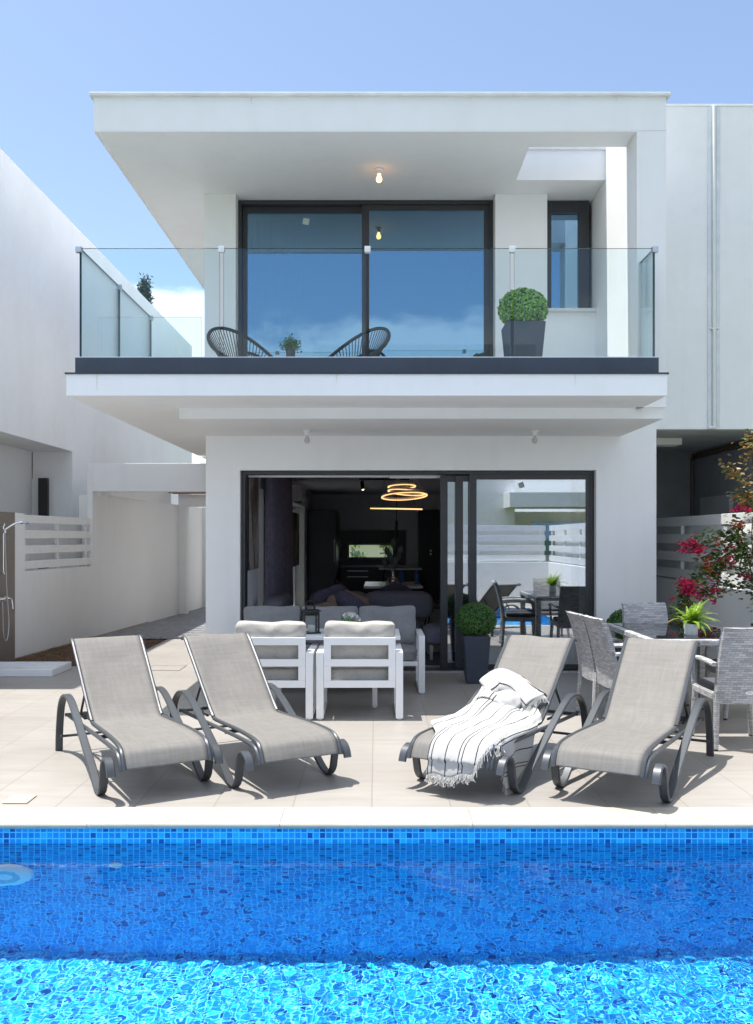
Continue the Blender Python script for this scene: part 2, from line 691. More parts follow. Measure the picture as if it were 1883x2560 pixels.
    def build(s, name, mat, parent=None, smooth=False, bevel=0, seg=2, world=False, solid=0, loc=None):
        me = bpy.data.meshes.new(name)
        v = s.v
        if world and parent:
            sh = world_shift(parent)
            v = [(a - sh.x, b - sh.y, c - sh.z) for a, b, c in v]
        me.from_pydata(v, [], s.f)
        if s.uv:
            l = me.uv_layers.new(name='UVMap')
            for lp in me.loops:
                l.data[lp.index].uv = s.uv[lp.vertex_index]
        me.materials.append(M[mat] if isinstance(mat, str) else mat)
        if smooth:
            me.polygons.foreach_set('use_smooth', [True] * len(me.polygons))
            if smooth is True:
                me.set_sharp_from_angle(angle=R(38))
        me.update()
        o = bpy.data.objects.new(name, me)
        COL.objects.link(o)
        if parent:
            o.parent = parent
        if loc:
            o.location = loc
        if bevel:
            md = o.modifiers.new('bevel', 'BEVEL')
            md.width = bevel
            md.segments = seg
            md.limit_method = 'ANGLE'
            md.angle_limit = R(40)
        if solid:
            md = o.modifiers.new('solid', 'SOLIDIFY')
            md.thickness = solid
            md.offset = 0
        return o


def copy_tree(o, parent=None):
    c = o.copy()
    COL.objects.link(c)
    if parent:
        c.parent = parent
    for ch in list(o.children):
        copy_tree(ch, c)
    return c


def leaf_cloud(mb, pts_normals, size, asp=.55, jitter=.7, rng=random, fold=.25):
    """one bent leaf (two triangles pairs) at each (point, normal)"""
    for p, nrm in pts_normals:
        d = Vector((rng.gauss(0, 1), rng.gauss(0, 1), rng.gauss(0, 1))).normalized()
        n = (Vector(nrm) + d * jitter).normalized()
        a = n.cross(Vector((rng.gauss(0, 1), rng.gauss(0, 1), rng.gauss(0, 1)))).normalized()
        b = n.cross(a)
        L = size * rng.uniform(.7, 1.3)
        W = L * asp
        p = Vector(p)
        mb.quad(p - a * L / 2, p - n * fold * W * .3 + b * W / 2, p + a * L / 2, p - n * fold * W * .3 - b * W / 2)


# ------------------------------------------------------------------ world, sun, camera
cam = bpy.data.cameras.new('camera')
co_ = bpy.data.objects.new('camera', cam)
COL.objects.link(co_)
co_.location = (0, 0, 1.55)
co_.rotation_euler = (R(90), 0, 0)
cam.sensor_fit = 'VERTICAL'
cam.sensor_height = 36
cam.sensor_width = 36 * 1883 / 2560
cam.lens = F / 2560 * 36
cam.shift_y = 63 / 2560
cam.clip_end = 2000
cam.clip_start = .05
S.camera = co_

W = bpy.data.worlds.new('World')
S.world = W
W.use_nodes = True
t = W.node_tree
t.nodes.clear()
SUNDIR = Vector((-.285, .03, 1)).normalized()     # towards the sun
out = N(t, 'ShaderNodeOutputWorld')
sky = N(t, 'ShaderNodeTexSky', sky_type='NISHITA', sun_disc=False)
sky.sun_elevation = math.asin(SUNDIR.z)
sky.sun_rotation = math.atan2(SUNDIR.x, SUNDIR.y)
sky.air_density = 1.0
sky.dust_density = 1.4
sky.ozone_density = .9
bg = N(t, 'ShaderNodeBackground')
bg.inputs[1].default_value = .073
t.links.new(sky.outputs[0], bg.inputs[0])
tc = N(t, 'ShaderNodeTexCoord')
spx = N(t, 'ShaderNodeSeparateXYZ')
t.links.new(tc.outputs['Generated'], spx.inputs[0])
mp = N(t, 'ShaderNodeMapping')
mp.inputs['Scale'].default_value = (1, 1, 1.9)
mp.inputs['Location'].default_value = (4.95, 4.49, .18)
t.links.new(tc.outputs['Generated'], mp.inputs[0])
cn = N(t, 'ShaderNodeTexNoise')
cn.inputs['Scale'].default_value = 5.0
cn.inputs['Detail'].default_value = 9
cn.inputs['Roughness'].default_value = .56
t.links.new(mp.outputs[0], cn.inputs['Vector'])
band = N(t, 'ShaderNodeMapRange', interpolation_type='SMOOTHSTEP')
band.inputs['From Min'].default_value = .20
band.inputs['From Max'].default_value = .36
band.inputs['To Min'].default_value = .125
band.inputs['To Max'].default_value = -.22
t.links.new(spx.outputs[2], band.inputs[0])
vd = N(t, 'ShaderNodeVectorMath', operation='DISTANCE')       # a cumulus bank low over the left house
t.links.new(tc.outputs['Generated'], vd.inputs[0])
vd.inputs[1].default_value = Vector((-.205, .95, .185)).normalized()
bank = N(t, 'ShaderNodeMapRange', interpolation_type='SMOOTHSTEP')
bank.inputs['From Min'].default_value = .02
bank.inputs['From Max'].default_value = .20
bank.inputs['To Min'].default_value = .20
bank.inputs['To Max'].default_value = 0
t.links.new(vd.outputs['Value'], bank.inputs[0])
fill_cloud = N(t, 'ShaderNodeMapRange', interpolation_type='SMOOTHSTEP')      # broken high cloud, added out of view to fill the shaded walls
fill_cloud.inputs['From Min'].default_value = .38
fill_cloud.inputs['From Max'].default_value = .60
fill_cloud.inputs['To Min'].default_value = 0
fill_cloud.inputs['To Max'].default_value = .40
t.links.new(math_(t, 'SUBTRACT', spx.outputs[2], math_(t, 'MULTIPLY', math_(t, 'MAXIMUM', spx.outputs[1], 0.0), .75)), fill_cloud.inputs[0])
dens = math_(t, 'ADD', math_(t, 'ADD', math_(t, 'ADD', cn.outputs['Fac'], band.outputs[0]), bank.outputs[0]), fill_cloud.outputs[0])
msk = N(t, 'ShaderNodeMapRange', interpolation_type='SMOOTHSTEP')
msk.inputs['From Min'].default_value = .55
msk.inputs['From Max'].default_value = .68
t.links.new(dens, msk.inputs[0])
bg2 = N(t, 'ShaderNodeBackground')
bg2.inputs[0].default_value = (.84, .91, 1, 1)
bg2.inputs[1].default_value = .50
mx = N(t, 'ShaderNodeMixShader')
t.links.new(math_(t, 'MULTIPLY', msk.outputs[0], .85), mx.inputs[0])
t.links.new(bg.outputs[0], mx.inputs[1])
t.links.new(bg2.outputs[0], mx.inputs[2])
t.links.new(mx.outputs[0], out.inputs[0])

sl = bpy.data.lights.new('sun', 'SUN')
sl.energy = 2.45
sl.angle = R(.5)
sl.color = (1, .96, .90)
so = bpy.data.objects.new('sun', sl)
COL.objects.link(so)
so.rotation_euler = SUNDIR.to_track_quat('Z', 'Y').to_euler()
so.location = (0, 0, 20)
try:
    sl.cycles.is_caustics_light = True
except Exception as e:
    print('caustics light', e)

S.view_settings.view_transform = 'Standard'
S.view_settings.look = 'None'
S.view_settings.exposure = 1.68
S.view_settings.gamma = 1
c = S.cycles
c.use_denoising = True
try:
    c.denoiser = 'OPENIMAGEDENOISE'
    c.denoising_input_passes = 'RGB_ALBEDO_NORMAL'
except Exception:
    pass
c.max_bounces = 12
c.diffuse_bounces = 5
c.glossy_bounces = 6
c.transmission_bounces = 8
c.transparent_max_bounces = 24
c.caustics_reflective = False
c.caustics_refractive = True
c.sample_clamp_indirect = 6

# ------------------------------------------------------------------ ground
PX0, PX1, PY0, PY1 = -3.4, 3.4, .9, 4.957        # pool basin
ZW, ZF = -.113, -1.575                           # water level, pool floor
g = MB()
for x0, x1, y0, y1 in ((-300, 300, 40, 600), (-300, -10, -60, 40), (10, 300, -60, 40), (-10, 10, 24, 40), (-10, 10, -60, -1.4),
                       (-10, -4.0, -1.4, 24), (4.0, 10, -1.4, 24), (-4.0, 4.0, 5.4, 24), (-4.0, 4.0, -1.4, .6)):
    g.quad((x0, y0, -.05), (x1, y0, -.05), (x1, y1, -.05), (x0, y1, -.05))
tag(g.build('ground', 'grass'), kind='structure')
COPW = .253
g = MB()
cx0, cx1, cy0, cy1 = PX0 - COPW, PX1 + COPW, PY0 - COPW, PY1 + COPW
for x0, x1, y0, y1 in ((-4.95, 4.18, cy1, 10.95), (-3.17, -1.94, 10.95, 13.9), (3.18, 4.18, 10.95, 14.3), (-4.95, cx0, -1.2, cy1),
                       (cx1, 4.18, -1.2, cy1), (cx0, cx1, -1.2, cy0)):
    g.quad((x0, y0, 0), (x1, y0, 0), (x1, y1, 0), (x0, y1, 0))
tag(g.build('terrace', 'terrace'), kind='structure')
g = MB()
g.quad((-4.6, 13.9, .002), (-1.94, 13.9, .002), (-1.94, 23, .002), (-4.6, 23, .002))
tag(g.build('path', 'path'), kind='structure')
g = MB()


def soil_pt(u, v):
    x = -4.7 + 1.53 * u
    y = 10.95 + 2.95 * v
    e = min(u, 1 - u, v, 1 - v)
    return (x, y, -.012 + min(1, e * 8) * (.03 * noise.noise(Vector((x * 3, y * 3, 0))) + .02 * noise.noise(Vector((x * 11, y * 11, 4))) + .015))


g.grid(soil_pt, 50, 90)
tag(g.build('soil', 'soil', smooth='all'), kind='structure')
# a few dry weeds and pebbles on the soil
g = MB()
rs = random.Random(3)
for i in range(260):
    x, y = rs.uniform(-4.5, -3.22), rs.uniform(11, 13.8)
    a, L = rs.uniform(0, 6.28), rs.uniform(.03, .12)
    g.tube([(x, y, .0), (x + L * .4 * math.cos(a), y + L * .4 * math.sin(a), L * .5), (x + L * math.cos(a), y + L * math.sin(a), L * .6)], .003, 4)
tag(g.build('dry_weeds', simple('dry_straw', (.22, .15, .07), .9)), kind='stuff')

# ------------------------------------------------------------------ swimming pool
pool = empty('swimming_pool', (0, 0, 0))
tag(pool, 'rectangular swimming pool lined with blue mosaic and edged in cream marble', 'pool')
g = MB()
g.quad((PX0, PY1, ZF), (PX1, PY1, ZF), (PX1, PY1, -.004), (PX0, PY1, -.004))
pw2 = g.build('mosaic_wall', 'mosaic_wall', pool)
g = MB()
g.quad((PX1, PY0, ZF), (PX0, PY0, ZF), (PX0, PY0, -.004), (PX1, PY0, -.004))
pw = g.build('mosaic_wall', 'mosaic_wall', pool)
g = MB()
g.quad((PX0, PY0, ZF), (PX0, PY1, ZF), (PX0, PY1, -.004), (PX0, PY0, -.004))
ps2 = g.build('side_wall', 'mosaic_side', pool)
g = MB()
g.quad((PX1, PY1, ZF), (PX1, PY0, ZF), (PX1, PY0, -.004), (PX1, PY1, -.004))
ps_ = g.build('side_wall', 'mosaic_side', pool)
g = MB()
g.quad((PX0, PY0, ZF), (PX1, PY0, ZF), (PX1, PY1, ZF), (PX0, PY1, ZF))
pf = g.build('mosaic_floor', 'mosaic_floor', pool)
for o in (pw, pw2, ps_, ps2, pf):
    try:
        o.cycles.is_caustics_receiver = True
    except Exception as e:
        print('receiver', e)
# coping: bullnosed slabs with fine joints
g = MB()
prof = [(COPW, .0), (COPW, .007), (.047, .007), (.044, .004), (.040, .007), (.0, .006)]
for k in range(9):
    a = math.pi / 2 - math.pi * k / 8
    prof.append((-.008 - .019 * math.cos(a), -.013 + .019 * math.sin(a)))
prof += [(.0, -.032)]


def coping_run(g, x0, x1, y, sgn):
    n = int(round((x1 - x0) / 1.0))
    for i in range(n):
        a = x0 + (x1 - x0) * i / n
        b = x0 + (x1 - x0) * (i + 1) / n - .0025
        dz = random.uniform(-.0012, .0008)
        poly = [(y + sgn * u, w + dz) for u, w in prof]
        g.prism(poly if sgn > 0 else poly[::-1], 0, a, b)


coping_run(g, cx0, cx1, PY1, 1)
coping_run(g, cx0, cx1, PY0, -1)
for x, sg in ((PX0, -1), (PX1, 1)):
    for i in range(4):
        a = PY0 + .03 + (PY1 - PY0 - .06) * i / 4
        b = PY0 + .03 + (PY1 - PY0 - .06) * (i + 1) / 4 - .003
        poly = [(x + sg * u, w) for u, w in prof]
        g.prism(poly if sg < 0 else poly[::-1], 1, a, b)
g.build('coping', 'marble', pool, smooth=True)
# recessed lamp on the far wall
lx, lz = (18 - 941.5) / 460, -.600
g = MB()
g.lathe([(.0, .0), (.15, .0), (.15, -.012), (.142, -.03), (.12, -.042), (.092, -.045)][::-1], (lx, PY1, lz), 40, 1)
po = g.build('pool_lamp', simple('white_lamp_ring', (.93, .95, .96), .4, 0, .03), pool, smooth=True)
g = MB()
g.lathe([(.0, -.040), (.05, -.046), (.088, -.047), (.09, -.044)][::-1], (lx, PY1, lz), 32, 1)
g.build('lens', simple('lamp_lens', (.35, .62, .72), .2, 0, .2, 40), po, smooth=True)
g = MB()
g.lathe([(.0, .0), (.035, .0), (.035, -.012), (.022, -.016), (.012, -.010), (.0, -.010)][::-1], ((290 - 941.5) / 460, PY1, -.45), 24, 1)
g.build('glint_disc', 'porcelain', pool, smooth=True)  # white disc stands in for a sparkle reflected on the water

# water: real ripples
xs = np.concatenate([np.linspace(PX0, -2.35, 60)[:-1], np.linspace(-2.35, 2.35, 760), np.linspace(2.35, PX1, 60)[1:]])
ys = np.concatenate([np.linspace(PY0, 2.6, 90)[:-1], np.linspace(2.6, PY1, 400)])
nx, ny = len(xs), len(ys)
X, Y = np.meshgrid(xs, ys)
rg = np.random.RandomState(5)
Z = np.zeros_like(X)
rough_r = 1 / (1 + np.exp(-((X * .9 - (Y - 3.2) * .8))))      # livelier towards the near right, as in the photograph
for i in range(80):
    lam = math.exp(rg.uniform(math.log(.030), math.log(.16)))
    th = rg.uniform(0, 2 * math.pi)
    k = 2 * math.pi / lam
    sl_ = rg.uniform(.4, 1.0) * .0048
    A = sl_ / k
    w = (.6 + .9 * rough_r) if lam < .2 else 1.0
    Z += w * A * np.sin(k * (X * math.cos(th) + Y * math.sin(th)) + rg.uniform(0, 6.28))
Z += ZW
vv = np.stack([X, Y, Z], -1).reshape(-1, 3)
idx = np.arange(nx * ny).reshape(ny, nx)
ff = np.stack([idx[:-1, :-1], idx[:-1, 1:], idx[1:, 1:], idx[1:, :-1]], -1).reshape(-1, 4)
me = bpy.data.meshes.new('water')
me.vertices.add(len(vv))
me.vertices.foreach_set('co', vv.ravel())
me.loops.add(ff.size)
me.loops.foreach_set('vertex_index', ff.ravel())
me.polygons.add(len(ff))
me.polygons.foreach_set('loop_start', np.arange(0, ff.size, 4))
me.polygons.foreach_set('loop_total', np.full(len(ff), 4))
me.polygons.foreach_set('use_smooth', np.ones(len(ff), dtype=bool))
me.update()
me.validate()
me.materials.append(M['water'])
wo = bpy.data.objects.new('water', me)
COL.objects.link(wo)
tag(wo, kind='structure')
try:
    wo.cycles.is_caustics_caster = True
except Exception as e:
    print('caster', e)

# ------------------------------------------------------------------ villa
DW = dd(220)         # 10.364 outer face of the front wall
DU = dd(215.2)       # plane of the upper windows
DR = dd(260.5)       # roof front
DS = dd(284)         # balcony slab front
DB = dd(258.5)       # beam front
ZR0, ZR1 = 5.45, 5.775
villa = empty('villa', (.4, DW, 0))
tag(villa, 'white two storey villa with deep flat roof and glazed balcony', 'house')


def vb(name, mat, boxes, parent=villa, **kw):
    g = MB()
    for b in boxes:
        g.box(*b)
    return g.build(name, mat, parent, world=True, **kw)


YB = 22.6
vb('lower_wall', 'white', [(-1.94, -1.553, DW, DW + .25, 0, 2.795), (-1.553, 2.497, DW, DW + .25, 2.312, 2.795),
                           (2.497, 2.78, DW, DW + .25, 0, 2.795), (2.78, 3.18, DW, DW + .25, 0, ZR0),
                           (-1.94, -1.56, DW + .25, 11.9, 0, 2.795), (-1.94, -1.56, 11.9, 12.6, 2.2, 2.795), (-1.94, -1.56, 12.6, 12.9, 0, 2.795), (-1.94, -1.56, 12.9, 14.7, 2.2, 2.795), (-1.94, -1.56, 14.7, 16.9, 0, 2.795), (-1.94, -1.56, 16.9, 19.6, 2.2, 2.795), (-1.94, -1.56, 19.6, YB, 0, 2.795),
                           (2.93, 3.18, DW + .25, YB, 0, 2.795),
                           (-1.56, -.69, 22.35, YB, 0, 2.795), (.43, 2.93, 22.35, YB, 0, 2.795), (-.69, .43, 22.35, YB, 0, 1.04), (-.69, .43, 22.35, YB, 1.38, 2.795)])
vb('upper_wall', 'white', [(-1.955, -1.6, DW, DW + .3, 2.992, ZR0), (1.35, 1.94, DW, DW + .3, 2.992, ZR0), (1.94, 2.5, DW + .04, DW + .3, 2.992, 4.115),
                           (-1.955, -1.65, DW + .3, YB, 2.992, ZR0), (2.5, 2.78, DR + .002, YB, 2.797, ZR0), (-1.65, 2.5, YB - .25, YB, 2.992, ZR0)])
# roof with an open skylight over the right end of the balcony
hx0, hx1, hy0, hy1 = 1.525, 2.5, dd(250), dd(228.8)
rx0, rx1 = -2.715, 2.78
roof = vb('roof', 'white', [(rx0, rx1, DR, hy0, ZR0 + .002, ZR1), (rx0, hx0, hy0, hy1, ZR0 + .002, ZR1), (hx1, rx1, hy0, hy1, ZR0 + .002, ZR1), (rx0, rx1, hy1, YB, ZR0 + .002, ZR1)])
vb('roof_cap', simple('roof_cap_stone', (.74, .74, .73), .6, 0, .12, 3), [(rx0 - .035, rx1 + .035, DR - .035, DR + .3, ZR1, ZR1 + .034), (rx0 - .035, rx0 + .3, DR + .3, YB, ZR1, ZR1 + .034),
                              (rx1 - .25, rx1 + .035, DR + .3, YB, ZR1, ZR1 + .034), (hx0 - .2, hx1 + .03, hy1 - .03, hy1 + .2, ZR1, ZR1 + .034)], roof, bevel=.006)
# a drip edge under the roof and slab
vb('drip_edge', 'soffit', [(rx0 + .002, rx1 - .28, DR + .003, DR + .03, ZR0 - .008, ZR0 + .002), (rx0 + .002, rx0 + .03, DR + .03, YB, ZR0 - .008, ZR0 + .002)], roof)
slab = vb('balcony_slab', 'white', [(-2.73, 2.56, DS, 14.8, 2.797, 2.985), (2.56, 2.779, DB + .004, DW, 2.797, 2.985)])
vb('slab_edge_strip', 'anthracite', [(-2.742, 2.572, DS - .012, DS + .3, 2.985, 2.999), (-2.742, -2.6, DS + .3, 14.8, 2.985, 2.999)], slab)
vb('ceiling_beam', 'white', [(-1.91, 2.779, DB, DW + .002, 2.697, 2.797)])
vb('upstand', 'upstand', [(-2.73, 2.557, dd(276), dd(276) + .12, 2.992, 3.178), (-2.73, -2.61, dd(276) + .12, 10.96, 2.992, 3.178), (-2.61, -1.96, 10.84, 10.96, 2.992, 3.178),
                          (2.437, 2.557, dd(276) + .12, DR - .004, 2.992, 3.178)], slab)
vb('upstand_cap', 'white_paint', [(-2.725, 2.552, dd(276) + .004, dd(276) + .116, 3.178, 3.186)], slab)
# interior shell
vb('interior_floor', 'infloor', [(-1.56, 2.93, DW + .06, 22.35, 0, .02)])
vb('interior_ceiling', 'inceil', [(-1.56, 2.93, DW + .25, 22.35, 2.6, 2.68)])
vb('interior_wall', 'inwall', [(-1.559, -1.545, 14.75, 16.85, .02, 2.6), (-1.559, -1.545, 19.65, 22.3, .02, 2.6), (-1.559, -1.545, 12.61, 14.74, 2.205, 2.6), (-1.559, -1.545, 16.86, 19.64, 2.205, 2.6), (-1.559, -1.545, DW + .26, 11.85, .02, 2.6), (2.915, 2.929, DW + .26, 22.3, .02, 2.6),
                               (.44, 2.91, 22.33, 22.349, .02, 2.6), (-1.54, -.70, 22.33, 22.349, .02, 2.6), (-.70, .44, 22.33, 22.349, 1.40, 2.6)])
vb('interior_wall', 'inwall', [(-1.64, -1.62, 10.9, 14.8, 3.05, 5.44), (1.42, 1.5, DW + .31, 14.8, 3.05, 5.44), (-1.62, 1.42, 14.7, 14.8, 3.05, 5.44)])
vb('upper_floor', 'infloor', [(-1.64, 2.49, DW + .3, 14.8, 2.99, 3.05)])
vb('interior_wall', 'inwall', [(1.55, 2.49, 12.3, 12.4, 3.05, 5.44)])


def framed(name, x0, x1, z0, z1, y0, y1, ws, parent=villa, mat='anthracite', glass='glass_up', sub='pane'):
    """rectangular frame (widths left,right,bottom,top) in the xz plane with its pane as sub-part"""
    l, r, b, tp = ws
    f = vb(name, mat, [(x0, x0 + l, y0, y1, z0, z1), (x1 - r, x1, y0, y1, z0, z1), (x0 + l, x1 - r, y0 + .001, y1 - .001, z0, z0 + b), (x0 + l, x1 - r, y0 + .001, y1 - .001, z1 - tp, z1)], parent, bevel=.003)
    ym = (y0 + y1) / 2
    vb(sub, glass, [(x0 + l, x1 - r, ym - .006, ym + .006, z0 + b, z1 - tp)], f)
    return f


# upper sliding window
vb('window_frame', 'anthracite', [(-1.6, -1.56, DU - .05, DU + .14, 3.05, ZR0 - .003), (1.305, 1.35, DU - .05, DU + .14, 3.05, ZR0 - .003), (-1.56, 1.305, DU - .05, DU + .14, ZR0 - .05, ZR0 - .003), (-1.56, 1.305, DU - .05, DU + .14, 3.05, 3.08)], bevel=.003)
framed('sliding_sash', -1.56, -.085, 3.08, ZR0 - .05, DU + .03, DU + .075, (.055, .085, .09, .075))
g = MB()
qx, qz = (765 - 941.5) / 214.5, 1.55 + (1343 - 553) / 214.5
g.quad(*[(qx + .052 * math.cos(R(35) + k * math.pi / 2), DU + .044, qz + .052 * math.sin(R(35) + k * math.pi / 2)) for k in range(4)][::-1])
g.build('sticker', simple('pale_sticker', (.45, .52, .50), .6), villa, world=True)
framed('sliding_sash', -.17, 1.305, 3.08, ZR0 - .05, DU - .03, DU + .015, (.085, .06, .09, .06))
framed('narrow_window', 1.965, 2.465, 4.15, ZR0 - .012, DU - .04, DU + .06, (.06, .12, .035, .13))
vb('window_sill', simple('marble_sill', (.66, .65, .63), .4, 0, .1), [(1.90, 2.498, DW - .03, DU - .03, 4.115, 4.148)], bevel=.003)
vb('interior_wall', 'inwall', [(1.942, 2.498, DU + .06, DU + .08, 2.992, 4.14)])
# ground floor sliding door: outer frame, three panels pushed to the right
D0 = dd(218)
vb('door_frame', 'anthracite', [(-1.553, -1.507, D0, D0 + .2, .0, 2.312), (2.452, 2.497, D0, D0 + .2, 0, 2.312), (-1.507, 2.452, D0, D0 + .2, 2.272, 2.312), (-1.507, 2.452, D0 - .02, D0 + .22, .0, .028)], bevel=.003)
vb('blind_cassette', 'white_alu', [(-1.50, .14, D0 + .205, D0 + .26, 2.25, 2.30), (.15, 2.44, D0 + .205, D0 + .26, 2.24, 2.30)])
for i, (xa, xb) in enumerate(((1.065, 2.49), (.915, 2.34), (.742, 2.17))):
    y0 = D0 + .012 + i * .062
    f = framed('sliding_panel', xa, xb, .03, 2.275 - .012 * (i > 0), y0, y0 + .045, (.085, .085, .06, .062 if i == 0 else .07), glass='glass_door')
    if i == 0:
        vb('sticker', simple('grey_sticker', (.30, .31, .33), .6), [(0, 0, 0, 0, 0, 0)], f).data.clear_geometry()
        st = [o for o in f.children if o.name.startswith('sticker')][0]
        cx, cz, hw = (1303 - 941.5) / 217, 1.55 + (1343 - 1213) / 217, .034
        a = R(62)
        yy = (y0 + y0 + .045) / 2 - .0075
        pts = [(cx + hw * 1.3 * math.cos(a + k * math.pi / 2), yy, cz + hw * 1.3 * math.sin(a + k * math.pi / 2)) for k in range(4)]
        sh = world_shift(f)
        st.data.from_pydata([tuple(Vector(p) - sh) for p in pts], [], [(3, 2, 1, 0)])
        if not st.data.materials:
            st.data.materials.append(bpy.data.materials['grey_sticker'])
# side glass door in the left wall and the slit kitchen window
f = vb('side_door', 'galv', [(-1.80, -1.74, 11.9, 11.97, .02, 2.2), (-1.80, -1.74, 12.53, 12.6, .02, 2.2), (-1.80, -1.74, 11.97, 12.53, 2.13, 2.2), (-1.80, -1.74, 11.97, 12.53, .02, .1)])
vb('pane', 'glass_clear', [(-1.775, -1.765, 11.97, 12.53, .1, 2.13)], f)
for ya, yb in ((12.9, 14.7), (16.9, 19.6)):
    f = vb('side_door', 'galv', [(-1.80, -1.74, ya, ya + .07, .02, 2.2), (-1.80, -1.74, yb - .07, yb, .02, 2.2), (-1.80, -1.74, ya + .07, yb - .07, 2.13, 2.2), (-1.80, -1.74, ya + .07, yb - .07, .02, .1)])
    vb('pane', 'glass_clear', [(-1.775, -1.765, ya + .07, yb - .07, .1, 2.13)], f)
f = vb('kitchen_window', 'black', [(-.69, -.67, 22.33, 22.42, 1.04, 1.38), (.41, .43, 22.33, 22.42, 1.04, 1.38), (-.67, .41, 22.33, 22.42, 1.04, 1.06), (-.67, .41, 22.33, 22.42, 1.36, 1.38)])
vb('pane', 'glass_clear', [(-.67, .41, 22.39, 22.40, 1.06, 1.36)], f)
g = MB()
for k in range(22):
    z = 1.068 + k * .0135
    g.quad((-.66, 22.345, z), (.40, 22.345, z), (.40, 22.36, z + .004), (-.66, 22.36, z + .004))
g.build('blind_slats', 'porcelain', f, world=True)
# wall vent and roof weather stains stay in the plaster material
# rain runs below the slab edge and the roof cap
STN = simple('rain_run', (.78, .74, .67), .9, 0, .08, 30)
rs = random.Random(19)
for i, (x, zt, yy, L) in enumerate(((-2.46, 2.984, DS, .17), (-.35, 2.984, DS, .08), (1.75, 2.984, DS, .11), (-1.2, ZR1 - .004, DR, .07), (.9, ZR1 - .004, DR, .05), (2.3, ZR1 - .004, DR, .04))):
    g = MB()
    n = 8
    lf = [(x - .009 * (1 - k / n) - rs.uniform(0, .004), yy - .0012, zt - L * k / n) for k in range(n)]
    rt = [(x + .009 * (1 - k / n) + rs.uniform(0, .004), yy - .0012, zt - L * k / n) for k in range(n)]
    g.quad(*(lf + rt[::-1]))
    g.build('rain_stain', STN, slab if zt < 4 else roof, world=True)
# glass balustrade
bal = empty('balustrade', (0, 0, 0), parent=villa)
bal.location = (0, 0, 0)
yr = dd(276) + .05


def gpanel(p0, p1, z0=3.186, z1=4.18, th=.02):
    a, b = Vector((*p0, 0)), Vector((*p1, 0))
    d = (b - a).normalized()
    n = Vector((-d.y, d.x, 0)) * th / 2
    g = MB()
    q = [a - n, b - n, b + n, a + n]
    g.v = [(p.x, p.y, z0) for p in q] + [(p.x, p.y, z1) for p in q]
    g.f = [(3, 2, 1, 0), (4, 5, 6, 7), (0, 1, 5, 4), (1, 2, 6, 5), (2, 3, 7, 6), (3, 0, 4, 7)]
    o = g.build('glass_panel', 'glass_rail', bal, world=True)
    o.data.materials.append(M['glass_edge'])
    for i, p in enumerate(o.data.polygons):
        p.material_index = 0 if i in (2, 4) else 1
    return o


JX = [-2.71, -1.411, -.0815, 1.236, 2.535]
for i in range(4):
    gpanel((JX[i] + (.018 if i else .012), yr), (JX[i + 1] - (.018 if i < 3 else .012), yr))
YL = [yr, dd(238.5), 10.9]
for i in range(2):
    gpanel((-2.70, YL[i] + .012), (-2.70, YL[i + 1] - .012))
gpanel((-2.69, 10.9), (-2.09, 10.9))
gpanel((2.53, yr + .012), (2.53, dd(254.5)))


def clip(x, y, m='white_alu'):
    vb('rail_clip', m, [(x - .027, x + .027, y - .027, y + .027, 4.142, 4.196)], bal, bevel=.004)


for i, x in enumerate(JX):
    clip(x, yr, 'steel' if i in (0, 4) else 'white_alu')
clip(-2.70, YL[1], 'steel')
clip(-2.70, 10.9, 'steel')

# ------------------------------------------------------------------ ceiling bulbs


def ceiling_lamp(x, y, z, lit, label, grp=None):
    o = empty('ceiling_lamp', (x, y, z))
    tag(o, label, 'lamp', 'bare ceiling bulbs')
    g = MB()
    g.lathe([(.0, 0), (.045, 0), (.045, -.014), (.028, -.02), (.026, -.055), (.0, -.055)][::-1], (0, 0, 0), 20)
    g.build('holder', 'porcelain', o, smooth=True)
    g = MB()
    g.lathe([(.013, -.05), (.015, -.068), (.026, -.088), (.031, -.108), (.026, -.128), (.012, -.139), (0, -.141)][::-1], (0, 0, 0), 18)
    g.build('bulb', 'bulb_lit' if lit else simple('frosted_bulb', (.55, .54, .50), .2), o, smooth=True)


ceiling_lamp((948 - 941.5) / 236, dd(236), ZR0 - .001, True, 'lit bare bulb glowing on the upper balcony ceiling')
ceiling_lamp((768 - 941.5) / 233, dd(233), 2.696, False, 'unlit bare bulb over the white sofa and armchairs')
ceiling_lamp((1337 - 941.5) / 233, dd(233), 2.696, False, 'unlit bare bulb over the closed glass door panel')
# ------------------------------------------------------------------ neighbours and boundary walls


def thing_box(name, loc, label, cat, parts, group=None, rz=0):
    """a thing of several box parts: parts = [(part name, material, boxes, bevel)] in world coordinates"""
    o = empty(name, loc, rz)
    tag(o, label, cat, group)
    r = {}
    for pn, mt, bx, bv in parts:
        g = MB()
        for b in bx:
            g.box(*b)
        r[pn] = g.build(pn, mt, o, world=True, bevel=bv)
    return o, r


LX, LN, LF, LT = -5.0, 9.5, 24.7, 6.72
o, r = thing_box('neighbour_house', (LX, LN, 0), 'tall plain white house wall left of the villa, with a recess under its upper storey', 'house', [
    ('wall', 'white2', [(-12, LX, LN, 15.0, 2.96, LT), (-12, LX, 15.0, LF, 0, LT), (-12, LX - .67, LN, 14.999, 0, 2.96)], 0),
    ('recess_window', 'black', [(LX - .54, LX - .385, 14.93, 14.997, .9, 2.52)], 0)])
g = MB()
rs = random.Random(11)
g.quad((LX - .665, 14.996, 2.5), (LX - .655, 14.996, 2.52), (LX - .652, 14.996, 2.7), (LX - .656, 14.996, 2.95), (LX - .668, 14.996, 2.95))
g.build('damp_stain', 'rust', o, world=True)

